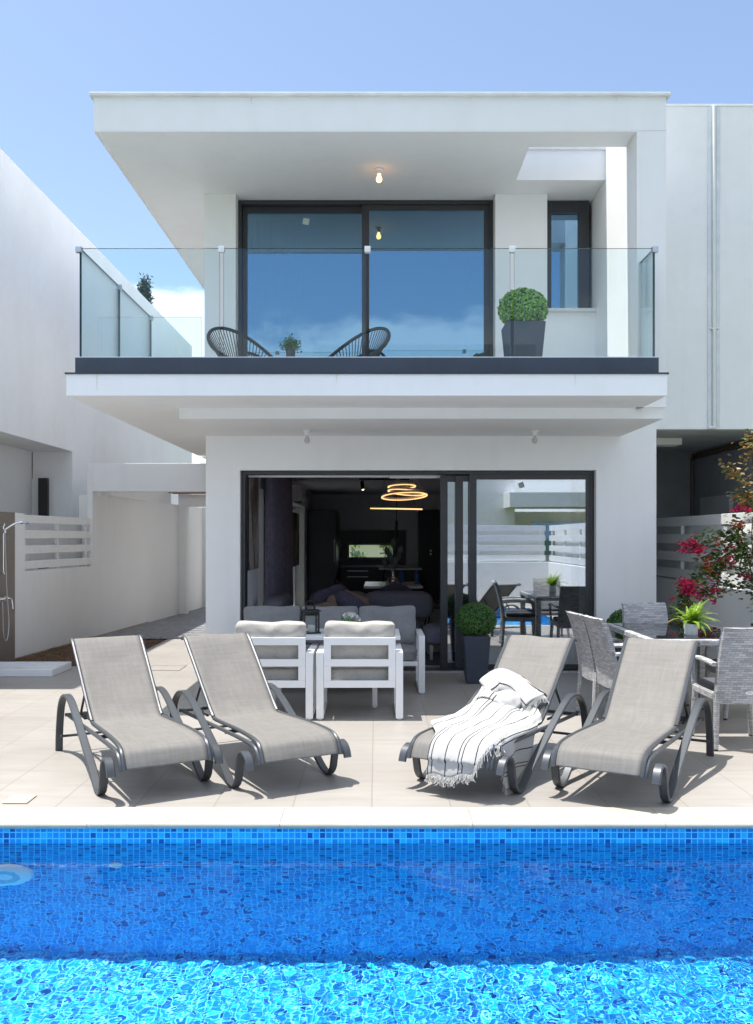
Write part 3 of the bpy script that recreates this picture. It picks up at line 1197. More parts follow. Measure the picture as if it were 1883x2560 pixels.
NY = dd(201)
NZ0, NZ1 = 2.895, 6.905
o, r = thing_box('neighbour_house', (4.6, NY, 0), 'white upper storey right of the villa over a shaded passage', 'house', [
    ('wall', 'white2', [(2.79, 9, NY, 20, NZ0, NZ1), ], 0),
    ('passage_wall', simple('passage_shade_render', (.27, .28, .30), .9, 0, .12, 2), [(4.99, 9, NY + .003, 20, 0, NZ0 - .001), (3.19, 4.98, dd(159), 20, 0, NZ0 - .001)], 0),  # shade of the deep passage put into this grey colour
    ('passage_soffit', simple('passage_shade_soffit', (.42, .43, .45), .9, 0, .08, 2), [(3.19, 4.985, NY + .02, dd(159) - .002, NZ0 - .012, NZ0 - .001)], 0),  # soffit colour darkened likewise for the passage shade
    ('soffit_beam', 'white2', [(3.3, 4.1, NY + .9, NY + 1.2, NZ0 - .10, NZ0 - .013)], 0),
    ('parapet_cap', 'white2', [(2.78, 9, NY - .01, NY + .25, NZ1 + .001, NZ1 + .03)], .004)])
# window niche on the passage wall
g = MB()
g.box(4.93, 4.988, 12.75, 13.9, 0, 2.15)
g.build('niche_panel', bpy.data.materials['passage_shade_soffit'], o, world=True)
px = (1784 - 941.5) / 201
g = MB()
g.box(px - .075, px - .03, NY - .012, NY - .001, NZ0 + .03, NZ1 - .01)
g.box(px + .03, px + .075, NY - .012, NY - .001, NZ0 + .03, NZ1 - .01)
for z in np.linspace(NZ0 + .4, NZ1 - .3, 5):
    for sx in (-.055, .05):
        g.box(px + sx, px + sx + .008, NY - .016, NY - .012, z, z + .008)
g.build('metal_channel', 'galv', o, world=True)
g = MB()
g.tube([(px, NY - .022, NZ1 - .005), (px, NY - .022, NZ0 + .0)], .021, 12)
g.tube([(px - .07, NY - .022, NZ0 + .015), (px + .02, NY - .022, NZ0 + .015)], .021, 12)
g.tube([(px - .05, NY - .022, 1.55 + (1343 - 822) / 201), (px + .06, NY - .022, 1.55 + (1343 - 822) / 201)], .012, 8)
g.build('drain_pipe', 'pipe', o, world=True, smooth=True)
g = MB()
for k in range(3):
    g.tube([(4.95, NY + .3, NZ0 - .06 - .03 * k), (4.95, dd(159) - .05, NZ0 - .06 - .03 * k)], .012, 8)
g.tube([(4.94, dd(159) - .03, NZ0 - .1), (4.94, dd(159) - .03, .9)], .014, 8)
g.build('service_pipes', 'rust', o, world=True, smooth=True)

# left boundary wall, five degrees off the villa's axis
WSL = -math.atan(.0865)
WL = empty('boundary_wall', (-4.57, 11.57, 0), WSL)
tag(WL, 'long white garden wall on the left, stepped up beyond the slatted gap', 'wall')
g = MB()
g.box(-.2, 0, -12.9, -1.9, 0, 1.86)
g.box(-.2, 0, -1.9, -.07, 0, 1.86)
g.box(-.2, 0, -.07, .23, 0, 1.86)
g.box(-.2, 0, .23, 2.40, 0, 1.11)
g.box(-.2, 0, 2.40, 9.2, 0, 2.2)
g.build('masonry', 'white', WL)
g = MB()
for a, b in ((6.85, 7.05), (8.55, 8.75), (9.0, 9.2)):
    g.box(0, .14, a, b, 0, 2.2)
g.build('pilaster', 'white', WL)
g = MB()
g.box(0, .018, -1.9, -.07, 0, 1.862)
g.build('tile_cladding', 'taupe', WL)
g = MB()
rs = random.Random(4)
g.quad((.002, -.05, 0), (.002, 5, 0), (.002, 5, .02), (.002, -.05, .02))
g.build('wall_foot_stain', simple('damp_foot', (.42, .34, .24), .95, 0, .2), WL)


def slat_fence(name, label, loc, rz, t0, t1, z0, z1, n, bh, posts, side=1):
    """boards along local y at local x 0; posts behind (local -x * side)"""
    o = empty(name, loc, rz)
    tag(o, label, 'fence')
    gap = ((z1 - z0) - n * bh) / (n - 1)
    for k in range(n):
        g = MB()
        z = z0 + k * (bh + gap)
        L = t1 - t0
        m = max(1, int(round(L / 3.2)))
        for i in range(m):
            g.box(-.03, -.008, t0 + L * i / m, t0 + L * (i + 1) / m - .006, z, z + bh)
        g.build('board', 'white_paint', o, bevel=.004)
    for k in range(n - 1):
        g = MB()
        z = z0 + k * (bh + gap) + bh - .006
        L = t1 - t0
        m = max(1, int(round(L / 3.2)))
        for i in range(m):
            g.box(-.165, -.143, t0 + L * i / m, t0 + L * (i + 1) / m - .006, z - .01, z + gap + .02)
        g.build('board', 'white_paint', o, bevel=.004)
    for tt in posts:
        g = MB()
        g.box(-.075, -.031, tt - .03, tt + .03, z0 - .04, z1 - .02)
        g.build('post', 'white_paint', o, bevel=.003)
    return o


slat_fence('slatted_fence', 'short white four board fence panel above the left garden wall, beside the shower', (-4.57, 11.57, 0), WSL, .235, 2.39, 1.135, 1.84, 4, .106, (.29, 1.3, 2.28))
RX = 4.18
o, r = thing_box('boundary_wall', (RX, 6, 0), 'low white garden wall on the right carrying the bougainvillea', 'wall', [('masonry', 'white', [(RX, RX + .2, -1.4, 14.25, 0, .945)], .004)])
slat_fence('slatted_fence', 'long white four board fence on the low right wall behind the bougainvillea', (RX + .15, 0, 0), 0, -1.35, 14.2, .975, 1.835, 4, .13, list(np.arange(-1.2, 14.3, 1.55))).rotation_euler = (0, 0, 0)
for ob in list(bpy.data.objects):
    if ob.name.startswith('slatted_fence') and abs(ob.location.x - RX - .15) < 1e-3:
        for ch in ob.children:                       # boards face the pool (-x), posts behind
            for v in ch.data.vertices:
                v.co.x = -.11 - v.co.x
            ch.data.flip_normals()
o, r = thing_box('boundary_wall', (-.4, -1.3, 0), 'low white garden wall behind the pool, seen mirrored in the glass door', 'wall', [('masonry', 'white', [(-5, RX - .002, -1.4, -1.2, 0, .945)], .004)])
slat_fence('slatted_fence', 'white four board fence on the wall behind the pool, seen mirrored in the glass door', (0, -1.3, 0), R(90), -(RX - .05), 5, .975, 1.835, 4, .13, list(np.arange(-4, 4.9, 1.5)))

# pergola across the side path
PGY = 13.95
o, r = thing_box('pergola', (-3.1, PGY, 0), 'white pergola beam with brown slats spanning the side path', 'pergola', [
    ('beam', 'white', [(-4.345, -1.942, PGY, PGY + .25, 2.25, 2.68)], .004),
    ('post', 'white', [(-4.43, -4.346, PGY, PGY + .25, 1.12, 2.68)], .004),
    ('rear_beam', 'white', [(-4.0, -1.942, 18.4, 18.65, 2.17, 2.42)], .004),
    ('side_beam', 'white', [(-4.3, -4.14, PGY + .251, 18.4, 2.2, 2.44)], .004)])
g = MB()
for y in np.arange(PGY + .5, 18.3, .35):
    g.box(-4.1, -1.945, y, y + .07, 2.42, 2.50)
g.build('slat', 'wood', o, world=True)

# opposite house, behind the camera: seen only in the panes
o, r = thing_box('opposite_house', (3, -14, 0), 'pale house across the road, seen mirrored in the villa windows', 'house', [
    ('wall', 'white2', [(-2, 5, -18, -12, 0, 7.6), (5.001, 13, -18, -13, 0, 2.5)], 0),
    ('canopy', 'white2', [(4.6, 13, -12.9, -10.5, 2.6, 3.1)], 0),
    ('window', 'glass_up', [(5.8, 8.2, -12.99, -12.95, .9, 2.1)], 0)])

# ------------------------------------------------------------------ trees and far vegetation


def tree(name, label, x, y, h, rmax, z0, mat, n, size, lean=(0, 0), shape='column', group=None, seed=1):
    rs = random.Random(seed)
    o = empty(name, (x, y, -.05))
    tag(o, label, 'tree', group)
    g = MB()
    top = Vector((lean[0], lean[1], h * .92))
    pts = [Vector((0, 0, 0)).lerp(top, k / 6) + Vector((rs.uniform(-.04, .04), rs.uniform(-.04, .04), 0)) for k in range(7)]
    g.tube(pts, [.09 * h / 6 * (1 - .85 * k / 6) for k in range(7)], 8)
    pn = []
    limbs = []
    for k in range(int(h * (5 if shape != 'column' else 12))):
        u = rs.uniform(.12, .97) if shape != 'column' else 1 - .85 * rs.random() ** 1.9
        if shape == 'column':
            rr = rmax * min(1, (1 - u) * 2.6 + .12) * min(1, u * 4)
        else:
            rr = rmax * math.sqrt(max(0, 1 - ((u - .6) / .42) ** 2))
        a = rs.uniform(0, 6.28)
        p0 = Vector((0, 0, 0)).lerp(top, u * .9)
        p1 = Vector((0, 0, 0)).lerp(top, u) + Vector((math.cos(a) * rr * rs.uniform(.5, 1), math.sin(a) * rr * rs.uniform(.5, 1), rs.uniform(0, .35) * (1 if shape == 'column' else .5)))
        limbs.append((p0, p1))
        g.tube([p0, (p0 + p1) / 2, p1], [.018, .012, .005], 5)
    g.build('trunk', 'bark', o)
    for i in range(n):
        p0, p1 = rs.choice(limbs)
        w = rs.random() ** .6
        p = p0.lerp(p1, w) + Vector((rs.gauss(0, .075), rs.gauss(0, .075), rs.gauss(0, .11)))
        pn.append((p, (p - Vector((0, 0, p.z))).normalized() + Vector((0, 0, .4))))
    g = MB()
    leaf_cloud(g, pn, size, .4 if shape == 'column' else .6, 1.0, rs)
    g.build('crown', mat, o)
    return o


tree('cypress_tree', 'dark cypress tip rising above the left house wall', -7.25, 26.8, 9.75, .5, 0, 'cypress', 9500, .11, (.45, 0), seed=5)
for i, (x, y, h) in enumerate(((-15.5, 78, 4.2), (-13.2, 86, 3.6), (-17, 92, 4.8))):
    tree('field_tree', ('round green tree far off in the field behind the side path', 'smaller round tree far off behind the side path', 'tallest of the far field trees behind the side path')[i], x, y, h, 2.0, 0, 'hedge', 1500, .35, shape='round', seed=20 + i)
for i, (x, lab) in enumerate(((-.62, 'bright green shrub outside the left end of the kitchen window'), (.25, 'bright green shrub outside the right end of the kitchen window'))):
    tree('shrub', lab, x, 24.3, 2.2, .45, 0, 'fern', 900, .12, shape='round', seed=31 + i)
o, r = thing_box('boundary_wall', (-3, 24.3, 0), 'low white wall at the far end of the side path', 'wall', [('masonry', 'white', [(-6, 6, 25.2, 25.4, -.05, .9)], 0)])
tree('garden_tree', 'dark leafy tree behind the pool fence, seen mirrored in the glass door', 10.5, -9, 5.5, 1.6, 0, 'box_dark', 2600, .22, shape='round', seed=44)

# ------------------------------------------------------------------ shower corner
sh = empty('garden_shower', (-4.592, 11.02, 0), WSL)
tag(sh, 'chrome garden shower with hand spray on the taupe tiled wall', 'shower')
g = MB()
g.tube([(.06, .05, 1.12), (.06, .05, 1.70)], .011, 10)
g.box(.0, .075, .035, .065, 1.10, 1.125)
g.box(.0, .075, .035, .065, 1.69, 1.715)
g.build('riser_rail', 'chrome', sh, smooth=True)
g = MB()
hp = spline([(.07, .05, 1.63), (.10, .07, 1.66), (.17, .12, 1.715), (.24, .17, 1.735)], 5)
g.tube(hp, [.013] * (len(hp) - 4) + [.016, .02, .024, .026], 10)
g.lathe([(0, .012), (.03, .012), (.05, .002), (.052, -.006), (.046, -.012), (0, -.012)][::-1], (.265, .185, 1.728), 24)
g.box(.045, .085, .03, .07, 1.60, 1.645)
g.build('hand_spray', 'chrome', sh, smooth=True)
g = MB()
g.tube([(.055, -.06, .80), (.055, .17, .80)], .024, 14)
g.tube([(0, -.02, .80), (.055, -.02, .80)], .03, 14)
g.tube([(0, .11, .80), (.055, .11, .80)], .03, 14)
g.tube(spline([(.055, .17, .80), (.085, .20, .79), (.095, .21, .73), (.10, .21, .67)], 4), .009, 8)
g.build('mixer_tap', 'chrome', sh, smooth=True)
g = MB()
g.tube(spline([(.075, .055, 1.62), (.08, .07, 1.3), (.085, .09, .9), (.09, .13, .52), (.09, .10, .33), (.085, .05, .30), (.08, .015, .40), (.07, .02, .62), (.06, .03, .77)], 7), .007, 7)
g.build('hose', 'steel', sh, smooth=True)
tr = empty('shower_tray', (-4.1, 10.44, 0))
tag(tr, 'white raised shower tray on the terrace by the left wall', 'shower tray')
g = MB()
x0, x1, y0, y1, zt = -.62, .50, -.31, .33, .082
g.box(x0, x1, y0, y0 + .07, 0, zt).box(x0, x1, y1 - .07, y1, 0, zt).box(x0, x0 + .07, y0 + .07, y1 - .07, 0, zt).box(x1 - .07, x1, y0 + .07, y1 - .07, 0, zt)
g.build('rim', 'tray', tr, bevel=.006)
g = MB()
g.box(x0 + .07, x1 - .07, y0 + .07, y1 - .07, 0, .045)
g.build('basin', 'tray', tr)
g = MB()
g.lathe([(0, .048), (.04, .048), (.045, .0455)][::-1], (0, 0, 0), 20)
g.build('drain', 'chrome', tr)

# deck fittings
o = empty('skimmer_lid', ((60 - 941.5) / 419, dd(424), 0))
tag(o, 'small square cream lid set in the terrace near the pool edge', 'lid')
g = MB()
g.box(-.072, .072, -.08, .08, .002, .009)
g.build('plate', 'cream_plastic', o, bevel=.002)
g = MB()
g.lathe([(0, .0105), (.006, .0105), (.006, .0095)][::-1], (.05, -.02, 0), 10)
g.lathe([(0, .0105), (.006, .0105), (.006, .0095)][::-1], (-.05, .02, 0), 10)
g.build('screw', 'steel', o)
o = empty('manhole_cover', ((410 - 941.5) / 213, dd(211), 0))
tag(o, 'tiled manhole cover with thin steel rim in the paving behind the loungers', 'manhole cover')
g = MB()
w = .21
for a in ((-w, w, -w, -w + .008), (-w, w, w - .008, w), (-w, -w + .008, -w + .008, w - .008), (w - .008, w, -w + .008, w - .008)):
    g.box(a[0], a[1], a[2], a[3], .001, .005)
g.build('rim', simple('dull_rim', (.30, .26, .22), .5, .3), o)
g = MB()
g.box(-w + .012, w - .012, -w + .012, w - .012, .001, .0035)
g.build('lid', 'terrace', o)

# ------------------------------------------------------------------ sun loungers


def prof_pts():
    return [(-.335, .205), (-.318, .245), (-.285, .292), (-.225, .318), (-.1, .328), (.1, .328), (.3, .322), (.48, .316), (.585, .318),
            (.66, .362), (.74, .428), (.86, .528), (.98, .630), (1.08, .712), (1.15, .770), (1.19, .797), (1.225, .808), (1.262, .795)]


PROF = [(p.x, p.y) for p in spline([(a, b, 0) for a, b in prof_pts()], 5)]


def prof_at(y):
    for (a, b), (c2, d) in zip(PROF, PROF[1:]):
        if a <= y <= c2:
            return b + (d - b) * (y - a) / (c2 - a + 1e-9)
    return PROF[-1][1] if y > 0 else PROF[0][1]


def hw_at(y):
    if y < .55:
        return .247 - .022 * min(1, max(0, (y + .3) / .85))
    return .225 + .012 * min(1, (y - .55) / .6)


def make_lounger():
    o = empty('sun_lounger', (0, 0, 0))
    g = MB()
    nu = 16

    def fn(u, v):
        i = v * (len(PROF) - 1)
        k = min(len(PROF) - 2, int(i))
        f = i - k
        y = PROF[k][0] + (PROF[k + 1][0] - PROF[k][0]) * f
        z = PROF[k][1] + (PROF[k + 1][1] - PROF[k][1]) * f
        x = (u * 2 - 1) * hw_at(y)
        sag = (1 - (2 * u - 1) ** 2)
        if -.2 < y < .57:
            z -= .016 * sag * math.sin(math.pi * (y + .2) / .77)
        if .62 < y < 1.12:
            q = .014 * sag * math.sin(math.pi * (y - .62) / .5)
            y += q * .62
            z -= q * .78
        return (x, y, z)
    g.grid(fn, nu, len(PROF) - 1)
    g.build('sling', 'sling', o, smooth='all', solid=.004)
    g = MB()
    for s in (-1, 1):
        seat = [(s * (hw_at(y) + .012), y, z - .004) for y, z in PROF if y <= .60]
        back = [(s * (hw_at(y) + .010), y, z - .004) for y, z in PROF if y >= .60]
        g.tube(seat, .0135, 8)
        g.tube(back, .0135, 8)
        low = spline([(s * .272, -.322, .195), (s * .274, -.305, .235), (s * .276, -.26, .278), (s * .278, -.18, .293), (s * .28, .0, .297), (s * .284, .4, .292), (s * .290, .8, .285), (s * .292, 1.13, .28)], 5)
        g.tube(low, .0135, 8)
    ytop, ztop = PROF[-2]
    g.tube([(-.235, ytop, ztop - .012), (.235, ytop, ztop - .012)], .012, 8)
    g.build('rail', 'lounger', o, smooth=True)
    for (a, y, z, r_) in ((.25, -.20, .288, .013), (.27, .28, .278, .013), (.31, 1.13, .28, .013), (.33, 1.205, .115, .010)):
        g = MB()
        g.tube([(-a, y, z), (a, y, z)], r_, 8)
        g.build('cross_bar', 'lounger', o, smooth=True)
    for s in (-1, 1):
        g = MB()
        x = s * .325
        pts = spline([(x, 1.275, .0), (x, 1.268, .10), (x, 1.24, .22), (x, 1.19, .335), (x, 1.10, .412), (x, .985, .443), (x, .86, .432), (x, .72, .378), (x, .55, .295), (x, .36, .20),
                      (x, .19, .115), (x, .09, .052), (x, .01, .014), (x, -.055, .015), (x, -.098, .055), (x, -.118, .12), (x, -.135, .19), (x, -.165, .235), (x, -.21, .252), (x, -.255, .24),
                      (x, -.285, .21), (x, -.305, .165)], 6)
        g.bar(pts, .052, .019)
        lg = g.build('leg', 'lounger', o, smooth=True)
        g = MB()
        g.box(x - .016, x + .016, -.045, -.015, -.0, .012)
        g.build('foot_pad', 'black', lg)
    for s in (-1, 1):
        g = MB()
        g.tube([(s * .20, .90, .555), (s * .20, 1.02, .42), (s * .20, 1.13, .285)], .009, 6)
        for k in range(4):
            g.box(s * .20 - .014, s * .20 + .014, .95 + .035 * k, .965 + .035 * k, .268, .298)
        g.tube([(s * .20, .82, .287), (s * .20, 1.13, .287)], .009, 6)
        g.build('recline_strut', 'black', o)
    return o


lg0 = make_lounger()
SPOTS = [(-1.395, 5.676, 29.5, 'taupe sun lounger nearest the shower tray, its sling bare'),
         (-.614, 5.833, 29.5, 'taupe sun lounger in front of the left white armchair'),
         (.594, 5.72, -31, 'taupe sun lounger with a striped towel thrown over it'),
         (1.436, 5.525, -30.5, 'taupe sun lounger in front of the wicker dining set')]
LG = []
for i, (x, y, a, lab) in enumerate(SPOTS):
    o = lg0 if i == 0 else copy_tree(lg0)
    o.location = (x, y, .002)
    o.rotation_euler = (0, 0, R(a))
    tag(o, lab, 'sun lounger', 'sun loungers along the pool edge')
    LG.append(o)
    for chd in o.children:                      # every sling sags and creases in its own way
        if chd.name.startswith('sling'):
            chd.data = chd.data.copy()
            for v in chd.data.vertices:
                k = 1 - min(1, abs(v.co.x) / .235) ** 2
                v.co.z += k * (.010 * noise.noise(Vector((v.co.x * 4 + 9 * i, v.co.y * 3.2, i * 2.7))) + .004 * noise.noise(Vector((v.co.x * 3, v.co.y * 16 + 5 * i, i))))

# ------------------------------------------------------------------ towel on the third lounger (local coordinates of that lounger)
tw = empty('towel', (SPOTS[2][0], SPOTS[2][1], .002), R(SPOTS[2][2]))
tag(tw, 'white cotton towel with thin dark stripes draped over the sun lounger', 'towel')
# arc length along the lounger profile, starting below the front edge
ARC = [0.0]
PP = [(-.352, .09), (-.347, .15)] + [p for p in PROF]
for (a, b), (c2, d) in zip(PP, PP[1:]):
    ARC.append(ARC[-1] + math.hypot(c2 - a, d - b))


def arc_at(sv):
    sv = max(0, min(ARC[-1] - 1e-6, sv))
    for i in range(len(ARC) - 1):
        if ARC[i] <= sv <= ARC[i + 1]:
            f = (sv - ARC[i]) / (ARC[i + 1] - ARC[i] + 1e-9)
            a, b = PP[i], PP[i + 1]
            tx, tz = b[0] - a[0], b[1] - a[1]
            L = math.hypot(tx, tz) + 1e-9
            return a[0] + tx * f, a[1] + tz * f, -tz / L, tx / L
    return PP[-1][0], PP[-1][1], 0, 1


def sstep(a, b, x):
    t_ = max(0, min(1, (x - a) / (b - a)))
    return t_ * t_ * (3 - 2 * t_)


def tw_lr(s_):
    left = -.13 - .132 * sstep(.26, .5, s_) + .05 * sstep(1.35, 1.5, s_)
    right = .30 + .30 * sstep(.30, .40, s_) - .33 * sstep(.62, .98, s_) - .17 * sstep(1.0, 1.4, s_)
    return left, right


def tw_as(u, v):
    front = .03 + .05 * u + .19 * sstep(.62, 1.0, u) + .012 * math.sin(u * 14)
    back = 1.33 - .20 * u - .04 * math.sin(u * 5)
    s_ = front + (back - front) * v
    left, right = tw_lr(s_)
    return left + (right - left) * u + .008 * math.sin(s_ * 11) * (1 - u), s_


def towel_pt(u, v):
    # u across (left .. right hang), v along (front fringe .. bunched back)
    a, s_ = tw_as(u, v)
    y, z, ny_, nz_ = arc_at(s_)
    edge = hw_at(y) + .022
    x = a
    wr = noise.noise(Vector((a * 5.0, s_ * 3.2, 1.3))) * .020 + noise.noise(Vector((a * 13, s_ * 8, 5))) * .009
    # broad folds that run from the bunched corner towards the front
    fold = math.sin((a + .25 * (s_ - 1.0)) * 30 + 2.4 * noise.noise(Vector((a * 3, s_ * 3, 8)))) * .013 * sstep(.35, .9, s_)
    bunch = .095 * math.exp(-(((a + .16) / .15) ** 2 + ((s_ - 1.12) / .22) ** 2)) + .045 * math.exp(-(((a - .06) / .14) ** 2 + ((s_ - 1.00) / .16) ** 2))
    lift = .016 + max(0, wr + .012) + fold * .6 + bunch + .004
    if a > edge:
        drop = a - edge
        r_ = .03
        if drop < r_ * 1.57:
            th = drop / r_
            x = edge + r_ * math.sin(th)
            dz = -r_ * (1 - math.cos(th))
        else:
            x = edge + r_ + .02 * math.sin(s_ * 16 + 1) * min(1, drop * 6) - .03 * min(1, drop * 3)
            dz = -r_ - (drop - r_ * 1.57)
        return (x + wr * .4, y + ny_ * lift * .3, max(.012, z + dz + lift * .4))
    if s_ < .12:
        lift = .006 + abs(wr) * .5
    return (x, y + ny_ * lift, z + nz_ * lift)


g = MB()
NU, NV = 90, 100
uvs = []
for j in range(NV + 1):
    for i in range(NU + 1):
        u, v = i / NU, j / NV
        uvs.append(tw_as(u, v))
g.grid(towel_pt, NU, NV)
# the rolled, doubled end: a flattened roll running from the bunched corner across the back
RA = [Vector(p) for p in spline([(-.225, .72, .47), (-.14, .775, .535), (-.03, .76, .525), (.07, .715, .475), (.165, .67, .42)], 9)]
b0 = len(g.v)
K = 22
for i, p in enumerate(RA):
    tt = (RA[min(i + 1, len(RA) - 1)] - RA[max(i - 1, 0)]).normalized()
    nb = Vector((0, -.62, .78))
    sd = tt.cross(nb).normalized()
    f = i / (len(RA) - 1)
    for k in range(K):
        a = 2 * math.pi * k / K
        rr = 1 + .22 * noise.noise(Vector((f * 6, k * .7, 3))) + .1 * math.sin(3 * a + f * 5)
        q = p + sd * math.cos(a) * (.085 + .01 * math.sin(f * 7)) * rr + nb * (math.sin(a) * .040 * rr + .0)
        g.v.append(tuple(q))
        uvs.append((.36 + .27 * k / K, f))
for i in range(len(RA) - 1):
    for k in range(K):
        k2 = (k + 1) % K
        g.f.append((b0 + i * K + k, b0 + i * K + k2, b0 + (i + 1) * K + k2, b0 + (i + 1) * K + k))
g.f.append(tuple(b0 + k for k in range(K - 1, -1, -1)))
# a soft lump inside the bunched corner
b0 = len(g.v)
g.pillow((-.04, .63, .42), (.12, .09, .045), 2.2, 0, 10, Matrix.Rotation(R(38), 3, 'X'), 3, .022)
uvs += [(.46 + .03 * (v[0]), v[1]) for v in g.v[b0:]]
g.uv = uvs
g.build('cloth', 'towel', tw, smooth='all', solid=.006)
g = MB()
rs = random.Random(8)
for i in range(150):
    u = i / 149
    p = Vector(towel_pt(u, 0))
    L = rs.uniform(.03, .062)
    if u < .72:
        q1 = p + Vector((rs.gauss(0, .006), -.010 + rs.gauss(0, .004), -L * .5))
        q2 = p + Vector((rs.gauss(0, .012), -.012 + rs.gauss(0, .006), -L))
    else:
        k = 1 - min(1, (u - .72) * 4)
        q1 = p + Vector((rs.gauss(0, .006), -.02, -.012 * (1 - k) - L * .4 * k))
        q2 = p + Vector((rs.gauss(0, .01), -.035, -.03 - L * .5))
    q2.z = max(.006, q2.z)
    q1.z = max(.008, q1.z)
    g.tube([p, q1, q2], .0022, 4)
for i in range(60):
    v = .02 + .30 * i / 59
    p = Vector(towel_pt(1, v))
    L = rs.uniform(.03, .05)
    g.tube([p, p + Vector((rs.gauss(0, .006), rs.gauss(0, .006), -L * .5)), p + Vector((rs.gauss(.004, .01), rs.gauss(0, .01), -min(L, p.z - .004)))], .0022, 4)
pe = RA[-1]
for i in range(70):
    a = 2 * math.pi * i / 70
    nb = Vector((0, -.62, .78))
    tt = (RA[-1] - RA[-2]).normalized()
    sd = tt.cross(nb).normalized()
    p = pe + sd * math.cos(a) * .085 + nb * math.sin(a) * .038
    g.tube([p, p + tt * .02 + Vector((0, 0, -.008)), p + tt * rs.uniform(.025, .045) + Vector((rs.gauss(0, .006), rs.gauss(0, .006), -.028))], .0022, 4)
tag(g.build('fringe', linen('fringe_cotton', (.45, .445, .435)), tw), kind='stuff')
# ------------------------------------------------------------------ white lounge set


def side_frame(g, x0, x1, y0, y1, h, th=.055):
    """closed rectangular loop leg/arm seen from the side, y0 rear .. y1 front"""
    g.box(x0, x1, y0, y0 + th, .012, h)
    g.box(x0, x1, y1 - th, y1, .012, h)
    g.box(x0, x1, y0 + th, y1 - th, h - .035, h)
    g.box(x0, x1, y0 + th, y1 - th, .012, .04)
    for yy in (y0 + .028, y1 - .028):
        g.box(x0 + .012, x1 - .012, yy - .016, yy + .016, 0, .012)


def lounge_seat(name, wd, nseat, depth=.66):
    """front of the seat faces local +y"""
    o = empty(name)
    hw = wd / 2
    for s in (-1, 1):
        g = MB()
        x0, x1 = (-hw, -hw + .062) if s < 0 else (hw - .062, hw)
        side_frame(g, x0, x1, 0, depth, .575)
        g.build('arm', 'white_alu', o, bevel=.004)
    iw = hw - .064
    g = MB()
    g.box(-iw, iw, .0, .03, .635, .70)
    g.box(-iw, iw, .0, .03, .455, .515)
    g.box(-iw, iw, .0, .03, .275, .335)
    g.box(-iw, -iw + .06, .0, .03, .335, .455).box(-iw, -iw + .06, .0, .03, .515, .635)
    g.box(iw - .06, iw, .0, .03, .335, .455).box(iw - .06, iw, .0, .03, .515, .635)
    g.build('back_frame', 'white_alu', o, bevel=.003)
    g = MB()
    g.box(-iw, iw, .032, depth - .03, .275, .315)
    g.build('seat_frame', 'white_alu', o, bevel=.003)
    cw = 2 * iw / nseat
    for k in range(nseat):
        cx = -iw + cw * (k + .5)
        g = MB()
        g.pillow((cx, .36, .372), (cw / 2 - .006, .29, .062), 7, 0, 12, None, k + 2, .006)
        c_ = g.build('seat_cushion', 'linen' if nseat == 1 else 'linen_grey', o, smooth='all')
        g = MB()
        for zz in (.335, .372, .408):
            q = [(cx + sx * (cw / 2 - .007) * 1.0, .36 + sy * .288, zz) for sx, sy in ((-1, -1), (1, -1), (1, 1), (-1, 1))]
            g.tube(q, .0035, 5, True)
        g.build('piping', 'linen' if nseat == 1 else 'linen_grey', c_)
        g = MB()
        rot = Matrix.Rotation(R(9), 3, 'X')
        g.pillow((cx, .125, .625), (cw / 2 + .004, .088, .205), 10, .40, 18, rot, k * 3 + 5, .016)
        g.build('back_cushion', 'linen' if nseat == 1 else 'linen_grey', o, smooth='all')
    return o


a0 = lounge_seat('armchair', .735, 1)
ax = [(-.905, 'white framed armchair with grey cushions behind the left pair of loungers'), (-.142, 'white framed armchair with grey cushions, its whole back in view beside the lantern')]
for i, (x, lab) in enumerate(ax):
    o = a0 if i == 0 else copy_tree(a0)
    o.location = (x, dd(295.6) + .0, .001)
    o.rotation_euler = (0, 0, R(-.6 + i * 1.0))
    tag(o, lab, 'armchair', 'white lounge armchairs')
so_ = lounge_seat('outdoor_sofa', 1.94, 3, .72)
so_.location = (-.492, dd(253.5) + .72, .001)
so_.rotation_euler = (0, 0, R(180))
tag(so_, 'white framed three seat outdoor sofa with mid grey cushions across the doorway', 'sofa')
tb = empty('coffee_table', (-.475, 8.52, .001))
tag(tb, 'white coffee table between the armchairs and the outdoor sofa', 'table')
g = MB()
g.box(-.69, .69, -.33, .33, .625, .662)
g.build('table_top', 'white_alu', tb, bevel=.004)
for sx in (-1, 1):
    for sy in (-1, 1):
        g = MB()
        g.box(sx * .46 - .022, sx * .46 + .022, sy * .24 - .022, sy * .24 + .022, .012, .624)
        g.box(sx * .46 - .014, sx * .46 + .014, sy * .24 - .014, sy * .24 + .014, 0, .012)
        g.build('leg', 'white_alu', tb, bevel=.003)
# lantern
ln = empty('lantern', (-.612, 8.43, .664), R(14))
tag(ln, 'black metal lantern with white candle on the coffee table', 'lantern')
g = MB()
w = .075
g.box(-.085, .085, -.085, .085, 0, .012)
for sx in (-1, 1):
    for sy in (-1, 1):
        g.box(sx * .066 - .008, sx * .066 + .008, sy * .066 - .008, sy * .066 + .008, .012, .165)
g.box(-w, w, -w, w, .165, .172)
for k in range(9):
    for sy in (-1, 1):
        x = -.068 + .017 * k
        g.box(x - .004, x + .004, sy * .07 - .004, sy * .07 + .004, .172, .205)
        g.box(sy * .07 - .004, sy * .07 + .004, x - .004, x + .004, .172, .205)
g.box(-.088, .088, -.088, .088, .205, .213)
for k in range(6):
    for sy in (-1, 1):
        x = -.038 + .0152 * k
        g.box(x - .0035, x + .0035, sy * .04 - .004, sy * .04 + .004, .213, .25)
        g.box(sy * .04 - .004, sy * .04 + .004, x - .0035, x + .0035, .213, .25)
g.box(-.048, .048, -.048, .048, .25, .258)
